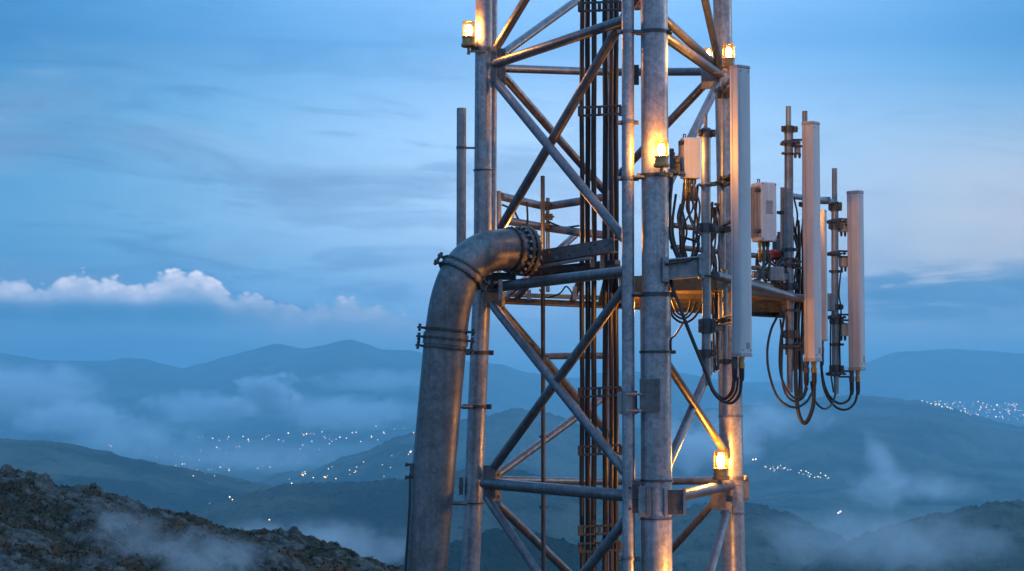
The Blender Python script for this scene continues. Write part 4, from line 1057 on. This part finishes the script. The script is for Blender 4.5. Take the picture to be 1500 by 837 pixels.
def town(px, py, size, k, label, group):
    o_ = Vector((0, 0, 0)); d = P(px, py, 100.0).normalized()
    hit, loc, nrm, idx, ob, mw = sc.ray_cast(dg, o_ + d*400, d)
    if not hit: return
    Y = loc.y
    if Y < 1000: return
    if fresh[k]: o = protos[k]; fresh[k] = False
    else: o = protos[k].copy(); col.objects.link(o)
    r = S(size, Y); o.scale = (r, r, r); o.location = loc + Vector((0, -r*0.5, r*0.6))
    tag(o, label, 'street lamp', group)
g = 'scattered lamps of the valley villages'
lb = 'tiny lit lamp among the scattered village lights on the misty valley floor'
rnd = random.Random(4)
left = [(77, 624, 1.5), (98, 628, 1.0), (111, 626, 1.1), (158, 652, 1.1), (162, 656, 1.4), (229, 671, 1), (258, 668, 1.1), (267, 668, 1.1), (256, 682, 1), (266, 682, 1.2), (271, 680, .9), (291, 674, 1), (295, 642, 1), (311, 643, 1.2), (335, 642, 1), (356, 642, 1), (362, 644, 1.4), (364, 648, 1.1), (316, 656, 1.2), (320, 657, .8), (347, 656, .8), (322, 686, 1.2), (337, 691, 1.4), (334, 689, .9), (379, 687, 1.1), (385, 684, .8), (396, 686, 1.0), (409, 683, .9), (366, 680, .7), (336, 730, 1.3), (341, 732, .9), (308, 738, .7), (393, 764, 1.3), (424, 637, 1.5), (448, 637, 1.7), (446, 639, 1.2), (473, 634, 1), (410, 645, 1.2), (413, 646, .8), (456, 646, 1), (462, 638, .9), (496, 641, 1.3), (493, 643, .9), (507, 642, 1.2), (517, 636, 1.2), (522, 636, 1.2), (483, 650, 1.1), (487, 649, .8), (530, 649, 1.1), (543, 641, 1.3), (545, 643, 1.1), (549, 626, 1.1), (563, 636, 1.4), (565, 637, 1), (443, 654, 1), (386, 644, .8), (445, 696, 1.5), (449, 695, 1.1), (441, 696, .8), (457, 701, 1.1), (476, 700, 1.1), (479, 701, 1.3), (493, 701, 1), (426, 709, .9), (523, 692, .9), (602, 665, 1.6), (603, 661, 1.1), (600, 668, 1), (572, 668, .8), (576, 630, .7), (590, 628, .7)]
for i, (x, y, s_) in enumerate(left):
    town(x + rnd.uniform(-2, 2), y + rnd.uniform(-1.6, 1.6), s_*0.62, 0 if i % 3 else 1, lb, g)
r9 = random.Random(77)
for k in range(46):
    x = r9.gauss(430, 90); y = r9.choice((r9.gauss(641, 5), r9.gauss(652, 7), r9.gauss(690, 7)))
    if 230 < x < 610: town(x, y, r9.choice((0.34, 0.4, 0.46, 0.55)), 0 if r9.random() < .75 else 1, lb, g)
rnd = random.Random(11); n = 0
hl = [(1335, 586), (1390, 600), (1430, 611), (1470, 621), (1500, 625), (1560, 632)]
while n < 150:
    x = 1340 + 175*rnd.random()**0.8
    top = 584 if x < 1400 else 587
    y = rnd.triangular(588, interp(hl, x)+1, 593 if rnd.random() < .5 else 606)
    if y > interp(hl, x)-0.5: continue
    n += 1
    town(x, y, rnd.choice((0.35, 0.42, 0.5, 0.6, 0.9)), 0 if rnd.random() < .7 else 1, 'tiny lit lamp of the dense far town beyond the right hill', 'lamps of the far town')
for i in range(34):
    t = rnd.random(); x = 1120+95*t; y = 684+16*t+rnd.gauss(0, 3.0)
    town(x, y, rnd.choice((0.35, 0.45, 0.55)), 1, 'tiny pale lamp of the dim hamlet low on the right hill', 'lamps of the dim hamlet')
for x, y in ((1103, 675), (1107, 674.5), (1231, 751), (1228, 753)):
    town(x, y, 1.0, 1, 'small bright lamp standing apart on the dark right slope', 'lone lamps on the right slope')

# ================================================================== AIR
# haze: one closed box round everything
mb = MB(); hz_top = 545.0
mb.box((0, 0, (hz_top + FLOOR-40)/2), 26000, 26000, (hz_top-(FLOOR-40))/2, bev=0)
m, nt = new_mat('haze_air')
pv = N(nt, 'ShaderNodeVolumePrincipled'); pv.inputs['Color'].default_value = (0.40, 0.80, 1.0, 1); pv.inputs['Density'].default_value = 1.2e-4
pv.inputs['Anisotropy'].default_value = 0.25
o_ = N(nt, 'ShaderNodeOutputMaterial'); L(nt, pv.outputs[0], o_.inputs['Volume'])
hz = mb.build('haze', m, None, Vector((0, 0, 0))); structure(hz, 'stuff')

def fog_mat(name, dens, scale, thr, seed, stretch, color=(0.97, 0.97, 1.0)):
    m, nt = new_mat(name)
    tc = N(nt, 'ShaderNodeTexCoord')
    sep = N(nt, 'ShaderNodeSeparateXYZ')
    ln = N(nt, 'ShaderNodeVectorMath'); ln.operation = 'LENGTH'; L(nt, tc.outputs['Object'], ln.inputs[0])
    n = N(nt, 'ShaderNodeTexNoise', i_Scale=scale, i_Detail=7.0, i_Roughness=0.62, i_Distortion=0.7); n.noise_dimensions = '4D'; n.inputs['W'].default_value = seed*3.7
    mp = N(nt, 'ShaderNodeMapping'); mp.inputs['Scale'].default_value = stretch; L(nt, tc.outputs['Object'], mp.inputs['Vector']); L(nt, mp.outputs[0], n.inputs['Vector'])
    fall = math_n(nt, 'SUBTRACT', 1.0, ln.outputs['Value'])
    v = math_n(nt, 'ADD', math_n(nt, 'MULTIPLY', fall, 0.9), math_n(nt, 'MULTIPLY_ADD', n.outputs[0], 2.2, -1.1))
    d = math_n(nt, 'MULTIPLY', maprange(nt, v, thr, thr+0.75), dens)
    d = math_n(nt, 'MULTIPLY', d, maprange(nt, fall, 0.0, 0.25))
    pv = N(nt, 'ShaderNodeVolumePrincipled'); pv.inputs['Color'].default_value = (*color, 1)
    L(nt, d, pv.inputs['Density']); pv.inputs['Anisotropy'].default_value = 0.45
    o_ = N(nt, 'ShaderNodeOutputMaterial'); L(nt, pv.outputs[0], o_.inputs['Volume'])
    return m
def fog(px, py, w, h, Y, tau, scale=1.7, thr=0.12, seed=0, depth=None, roll=0.0):
    c = P(px, py, Y); rx, rz = S(w, Y), S(h, Y); ry = depth or rx*0.7
    bm = bmesh.new(); bmesh.ops.create_icosphere(bm, subdivisions=2, radius=1.0)
    me = bpy.data.meshes.new('fog'); bm.to_mesh(me); bm.free()
    me.materials.append(fog_mat('fog_air', tau/ry*2.2, scale*0.75, thr+0.1, seed, (rx/rz*0.7, ry/rz*0.7, 1.0)))
    o = bpy.data.objects.new('fog', me); col.objects.link(o); o.location = c; o.scale = (rx, ry, rz); o.rotation_euler = (0, roll, 0)
    structure(o, 'stuff'); return o
fog(20, 580, 190, 62, 8200, 4.5, 1.9, 0.05, 1)
fog(110, 612, 120, 34, 7600, 3.0, 1.9, 0.05, 2)
fog(190, 640, 140, 44, 6800, 0.9, 1.9, 0.05, 3)
fog(370, 676, 190, 26, 5600, 0.5, 2.0, 0.03, 4)
fog(393, 575, 62, 44, 9000, 9.0, 1.9, 0.10, 5)
fog(340, 598, 60, 22, 8800, 4.0, 1.9, 0.08, 17)
fog(290, 597, 110, 36, 9300, 1.6, 1.9, 0.05, 6)
fog(500, 605, 170, 34, 9000, 1.6, 1.9, 0.03, 7)
fog(330, 662, 430, 24, 6600, 0.25, 1.5, -0.05, 18)
fog(560, 560, 140, 26, 11000, 1.2, 1.9, 0.05, 16)
fog(1290, 670, 40, 110, 3600, 0.9, 1.2, 0.22, 8, roll=-0.5)
fog(1340, 712, 170, 50, 3300, 0.8, 1.4, 0.18, 9)
fog(1030, 650, 110, 60, 4200, 1.2, 1.5, 0.0, 10)
fog(1120, 615, 130, 40, 5200, 0.8, 1.6, 0.0, 14)
fog(195, 785, 130, 85, 128, 0.38, 1.3, 0.12, 11, depth=5)
fog(300, 815, 120, 60, 122, 0.35, 1.3, 0.08, 15, depth=5)
fog(450, 800, 230, 55, 330, 0.6, 1.6, 0.02, 12)
fog(1290, 790, 260, 60, 1350, 0.4, 1.6, 0.0, 13)

# ================================================================== SKY AND LIGHT
world = bpy.data.worlds.new('World'); sc.world = world; world.use_nodes = True
nt = world.node_tree; nt.nodes.clear()
SUN_EL, SUN_AZ = math.radians(7.0), math.radians(75.0)        # low, to the right
sky = N(nt, 'ShaderNodeTexSky'); sky.sky_type = 'NISHITA'; sky.sun_disc = False
sky.sun_elevation = SUN_EL; sky.sun_rotation = SUN_AZ; sky.air_density = 1.0; sky.dust_density = 0.6; sky.ozone_density = 3.0
tc = N(nt, 'ShaderNodeTexCoord')
sx = N(nt, 'ShaderNodeSeparateXYZ'); L(nt, tc.outputs['Generated'], sx.inputs[0])
az = math_n(nt, 'ARCTAN2', sx.outputs[0], sx.outputs[1])        # 0 straight ahead, + to the right
el = math_n(nt, 'ARCSINE', sx.outputs[2])
def A(px): return math.atan((px-W/2)/F)
def E(py): return math.atan((HOR-py)/F)
# dusk blue: colour by height above the horizon
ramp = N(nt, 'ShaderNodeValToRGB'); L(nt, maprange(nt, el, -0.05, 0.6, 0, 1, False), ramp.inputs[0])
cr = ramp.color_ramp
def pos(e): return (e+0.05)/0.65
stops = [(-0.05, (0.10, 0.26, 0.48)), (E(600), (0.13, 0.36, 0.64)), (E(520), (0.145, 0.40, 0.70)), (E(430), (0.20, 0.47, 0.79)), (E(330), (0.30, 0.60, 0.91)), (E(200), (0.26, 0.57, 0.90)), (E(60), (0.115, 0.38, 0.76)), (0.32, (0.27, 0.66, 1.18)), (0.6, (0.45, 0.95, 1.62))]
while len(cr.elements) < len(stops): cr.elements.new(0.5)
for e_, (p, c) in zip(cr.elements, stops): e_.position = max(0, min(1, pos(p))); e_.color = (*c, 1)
col0 = mixrgb(nt, 0.12, ramp.outputs[0], mixrgb(nt, 1.0, sky.outputs[0], (0.08, 0.08, 0.08), 'MULTIPLY'))
# brighter towards the afterglow right of centre, lifted behind the viewer for fill light
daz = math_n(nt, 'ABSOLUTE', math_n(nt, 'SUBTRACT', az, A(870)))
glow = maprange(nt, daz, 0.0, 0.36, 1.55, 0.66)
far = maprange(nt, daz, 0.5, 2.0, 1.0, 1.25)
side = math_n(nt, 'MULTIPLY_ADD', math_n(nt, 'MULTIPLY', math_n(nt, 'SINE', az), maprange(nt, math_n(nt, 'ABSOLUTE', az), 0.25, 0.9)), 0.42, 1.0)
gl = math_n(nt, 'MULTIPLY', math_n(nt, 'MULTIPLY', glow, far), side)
gcol = N(nt, 'ShaderNodeCombineColor')
L(nt, math_n(nt, 'POWER', gl, 1.9), gcol.inputs[0]); L(nt, gl, gcol.inputs[1]); L(nt, math_n(nt, 'POWER', gl, 0.75), gcol.inputs[2])
col1 = mixrgb(nt, 1.0, col0, gcol.outputs[0], 'MULTIPLY')
# lilac band low in the sky behind the viewer
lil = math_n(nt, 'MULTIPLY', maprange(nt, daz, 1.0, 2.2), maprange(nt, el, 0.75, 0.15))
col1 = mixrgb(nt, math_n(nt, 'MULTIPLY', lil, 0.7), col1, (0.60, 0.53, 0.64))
# pale warm air low on the right
wr = math_n(nt, 'MULTIPLY', maprange(nt, az, A(1000), A(1500)), math_n(nt, 'MULTIPLY', maprange(nt, el, E(540), E(400)), maprange(nt, el, E(90), E(370))))
col1 = mixrgb(nt, math_n(nt, 'MULTIPLY', wr, 0.85), col1, (0.84, 0.77, 0.72))
# streaky high stratus
cmb = N(nt, 'ShaderNodeCombineXYZ'); L(nt, math_n(nt, 'MULTIPLY_ADD', el, -2.0, math_n(nt, 'MULTIPLY', az, 9.0)), cmb.inputs[0]); L(nt, math_n(nt, 'MULTIPLY_ADD', az, 4.0, math_n(nt, 'MULTIPLY', el, 55.0)), cmb.inputs[1])
st = N(nt, 'ShaderNodeTexNoise', i_Scale=1.0, i_Detail=9.0, i_Roughness=0.66, i_Distortion=0.9); L(nt, cmb.outputs[0], st.inputs['Vector'])
cm2 = N(nt, 'ShaderNodeCombineXYZ'); L(nt, math_n(nt, 'MULTIPLY', az, 6.0), cm2.inputs[0]); L(nt, math_n(nt, 'MULTIPLY_ADD', el, 20.0, 7.0), cm2.inputs[1])
st2 = N(nt, 'ShaderNodeTexNoise', i_Scale=1.0, i_Detail=5.0, i_Roughness=0.55); L(nt, cm2.outputs[0], st2.inputs['Vector'])
leftw = math_n(nt, 'MULTIPLY', maprange(nt, az, A(1050), A(500), 0.35, 1.0), maprange(nt, el, E(40), E(230), 0.35, 1.0))
dk = math_n(nt, 'MULTIPLY', math_n(nt, 'MULTIPLY', maprange(nt, st.outputs[0], 0.47, 0.64), leftw), 0.8)
lt = math_n(nt, 'MULTIPLY', math_n(nt, 'MULTIPLY', maprange(nt, st.outputs[0], 0.47, 0.28), math_n(nt, 'MULTIPLY', maprange(nt, st2.outputs[0], 0.40, 0.62), maprange(nt, el, E(60), E(260), 0.15, 1.0))), 0.6)
col2 = mixrgb(nt, dk, col1, mixrgb(nt, 1.0, col1, (0.62, 0.68, 0.76), 'MULTIPLY'))
col2 = mixrgb(nt, lt, col2, (0.55, 0.72, 0.92))
greyv = math_n(nt, 'MULTIPLY', maprange(nt, st2.outputs[0], 0.45, 0.66), math_n(nt, 'MULTIPLY', leftw, 0.55))
col2 = mixrgb(nt, greyv, col2, (0.23, 0.36, 0.55))
# cumulus bank low on the left
fc = N(nt, 'ShaderNodeFloatCurve'); L(nt, maprange(nt, az, A(-200), A(800), 0, 1, False), fc.inputs['Value'])
cv = fc.mapping.curves[0]
tops = [(-200, 425), (-60, 415), (0, 411), (25, 417), (60, 421), (82, 411), (118, 405), (140, 413), (165, 413), (205, 421), (222, 413), (245, 403), (270, 400), (300, 404), (322, 417), (345, 436), (378, 434), (396, 441), (440, 449), (480, 441), (505, 440), (535, 444), (575, 456), (650, 472), (800, 500)]
def cy(py): return (520-py)/140.0
pts = [((A(x)-A(-200))/(A(800)-A(-200)), cy(y)) for x, y in tops]
cv.points[0].location = pts[0]; cv.points[1].location = pts[-1]
for p in pts[1:-1]: cv.points.new(*p)
fc.mapping.update()
eln = math_n(nt, 'MULTIPLY_ADD', math_n(nt, 'TANGENT', el), -F, HOR)              # photo-height of this direction
topy = math_n(nt, 'MULTIPLY_ADD', fc.outputs[0], -140.0, 520.0)
cm3 = N(nt, 'ShaderNodeCombineXYZ'); L(nt, math_n(nt, 'MULTIPLY', az, 105.0), cm3.inputs[0]); L(nt, math_n(nt, 'MULTIPLY', el, 150.0), cm3.inputs[1])
vb = N(nt, 'ShaderNodeTexVoronoi', i_Scale=1.0); vb.feature = 'SMOOTH_F1'; vb.inputs['Smoothness'].default_value = 0.6; L(nt, cm3.outputs[0], vb.inputs['Vector'])
nb = N(nt, 'ShaderNodeTexNoise', i_Scale=2.3, i_Detail=5.0, i_Roughness=0.6); L(nt, cm3.outputs[0], nb.inputs['Vector'])
cm5 = N(nt, 'ShaderNodeVectorMath'); cm5.operation = 'SCALE'; L(nt, cm3.outputs[0], cm5.inputs[0]); cm5.inputs['Scale'].default_value = 2.6
vb2 = N(nt, 'ShaderNodeTexVoronoi', i_Scale=1.0); vb2.feature = 'SMOOTH_F1'; vb2.inputs['Smoothness'].default_value = 0.4; L(nt, cm5.outputs[0], vb2.inputs['Vector'])
bil = math_n(nt, 'ADD', math_n(nt, 'MULTIPLY_ADD', vb.outputs[0], 22.0, -11.0), math_n(nt, 'ADD', math_n(nt, 'MULTIPLY_ADD', vb2.outputs[0], 9.0, -4.0), math_n(nt, 'MULTIPLY_ADD', nb.outputs[0], 8.0, -4.0)))
bil = math_n(nt, 'MAXIMUM', bil, -8.0)
dep = math_n(nt, 'SUBTRACT', eln, math_n(nt, 'ADD', topy, bil))                    # below the cloud's edge, in photo pixels
dep0 = math_n(nt, 'SUBTRACT', eln, topy)
cmask = math_n(nt, 'MULTIPLY', maprange(nt, dep, -2.0, 7.0), maprange(nt, az, A(690), A(560)))
shade = math_n(nt, 'MULTIPLY', maprange(nt, vb.outputs[0], 0.15, 0.75, 1.0, 0.55), maprange(nt, vb2.outputs[0], 0.1, 0.8, 1.05, 0.75))
lit = math_n(nt, 'MULTIPLY', maprange(nt, dep0, 58.0, -4.0), shade)
# the tall heaps catch more light than the low ones
heap = maprange(nt, math_n(nt, 'SUBTRACT', topy, 0.0), 450.0, 404.0, 0.45, 1.0)
lit = math_n(nt, 'MULTIPLY', lit, heap)
ccol = mixrgb(nt, lit, (0.25, 0.42, 0.62), (1.45, 1.30, 1.30))
cfade = math_n(nt, 'MULTIPLY', cmask, maprange(nt, dep0, 75.0, 22.0, 0.0, 0.95))
col3 = mixrgb(nt, cfade, col2, ccol)
# darker layer under the heaps
dkb = math_n(nt, 'MULTIPLY', math_n(nt, 'MULTIPLY', maprange(nt, eln, 438.0, 458.0), maprange(nt, eln, 490.0, 466.0)), math_n(nt, 'MULTIPLY', maprange(nt, az, A(560), A(250)), maprange(nt, st2.outputs[0], 0.3, 0.6, 0.5, 1.0)))
col3 = mixrgb(nt, math_n(nt, 'MULTIPLY', dkb, 0.75), col3, (0.03, 0.18, 0.36))
# grey stratus bank low on the right
cm4 = N(nt, 'ShaderNodeCombineXYZ'); L(nt, math_n(nt, 'MULTIPLY', az, 34.0), cm4.inputs[0]); L(nt, math_n(nt, 'MULTIPLY', el, 80.0), cm4.inputs[1])
nr = N(nt, 'ShaderNodeTexNoise', i_Scale=1.0, i_Detail=7.0, i_Roughness=0.6); L(nt, cm4.outputs[0], nr.inputs['Vector'])
env = math_n(nt, 'MULTIPLY', maprange(nt, eln, 362.0, 425.0), maprange(nt, eln, 515.0, 450.0))
env = math_n(nt, 'MULTIPLY', env, maprange(nt, az, A(1120), A(1300)))
cm6 = N(nt, 'ShaderNodeCombineXYZ'); L(nt, math_n(nt, 'MULTIPLY', az, 15.0), cm6.inputs[0]); L(nt, math_n(nt, 'MULTIPLY_ADD', el, 105.0, 3.0), cm6.inputs[1])
nr2 = N(nt, 'ShaderNodeTexNoise', i_Scale=1.0, i_Detail=6.0, i_Roughness=0.55, i_Distortion=0.4); L(nt, cm6.outputs[0], nr2.inputs['Vector'])
dens = math_n(nt, 'ADD', math_n(nt, 'MULTIPLY', env, 0.62), math_n(nt, 'ADD', math_n(nt, 'MULTIPLY_ADD', nr2.outputs[0], 1.5, -0.75), math_n(nt, 'MULTIPLY_ADD', nr.outputs[0], 0.7, -0.35)))
rm_ = math_n(nt, 'MULTIPLY', maprange(nt, dens, 0.22, 0.52), env)
rcol = mixrgb(nt, maprange(nt, dens, 0.25, 0.8), (0.22, 0.37, 0.55), (0.12, 0.26, 0.44))
col4 = mixrgb(nt, rm_, col3, rcol)
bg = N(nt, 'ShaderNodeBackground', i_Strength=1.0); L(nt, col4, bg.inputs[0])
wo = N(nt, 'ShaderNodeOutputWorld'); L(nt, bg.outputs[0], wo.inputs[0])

sun = bpy.data.lights.new('sun', 'SUN'); sun.energy = 0.6; sun.angle = math.radians(25); sun.color = (1.0, 0.86, 0.78)
so = bpy.data.objects.new('sun', sun); col.objects.link(so)
sd = Vector((math.sin(SUN_AZ)*math.cos(SUN_EL), math.cos(SUN_AZ)*math.cos(SUN_EL), math.sin(SUN_EL)))
so.rotation_euler = sd.to_track_quat('Z', 'Y').to_euler()

# ================================================================== RENDER
vs = sc.view_settings
vs.view_transform = 'Standard'; vs.look = 'None'; vs.exposure = 0.20; vs.gamma = 1.0; vs.use_curve_mapping = False
sc.render.engine = 'CYCLES'
cy_ = sc.cycles
cy_.volume_bounces = 4; cy_.volume_max_steps = 256; cy_.volume_step_rate = 1.0
cy_.max_bounces = 8; cy_.transparent_max_bounces = 16
cy_.use_denoising = True
cy_.sample_clamp_indirect = 6.0
for o in sc.objects:
    if 'o0' in o.keys(): del o['o0']
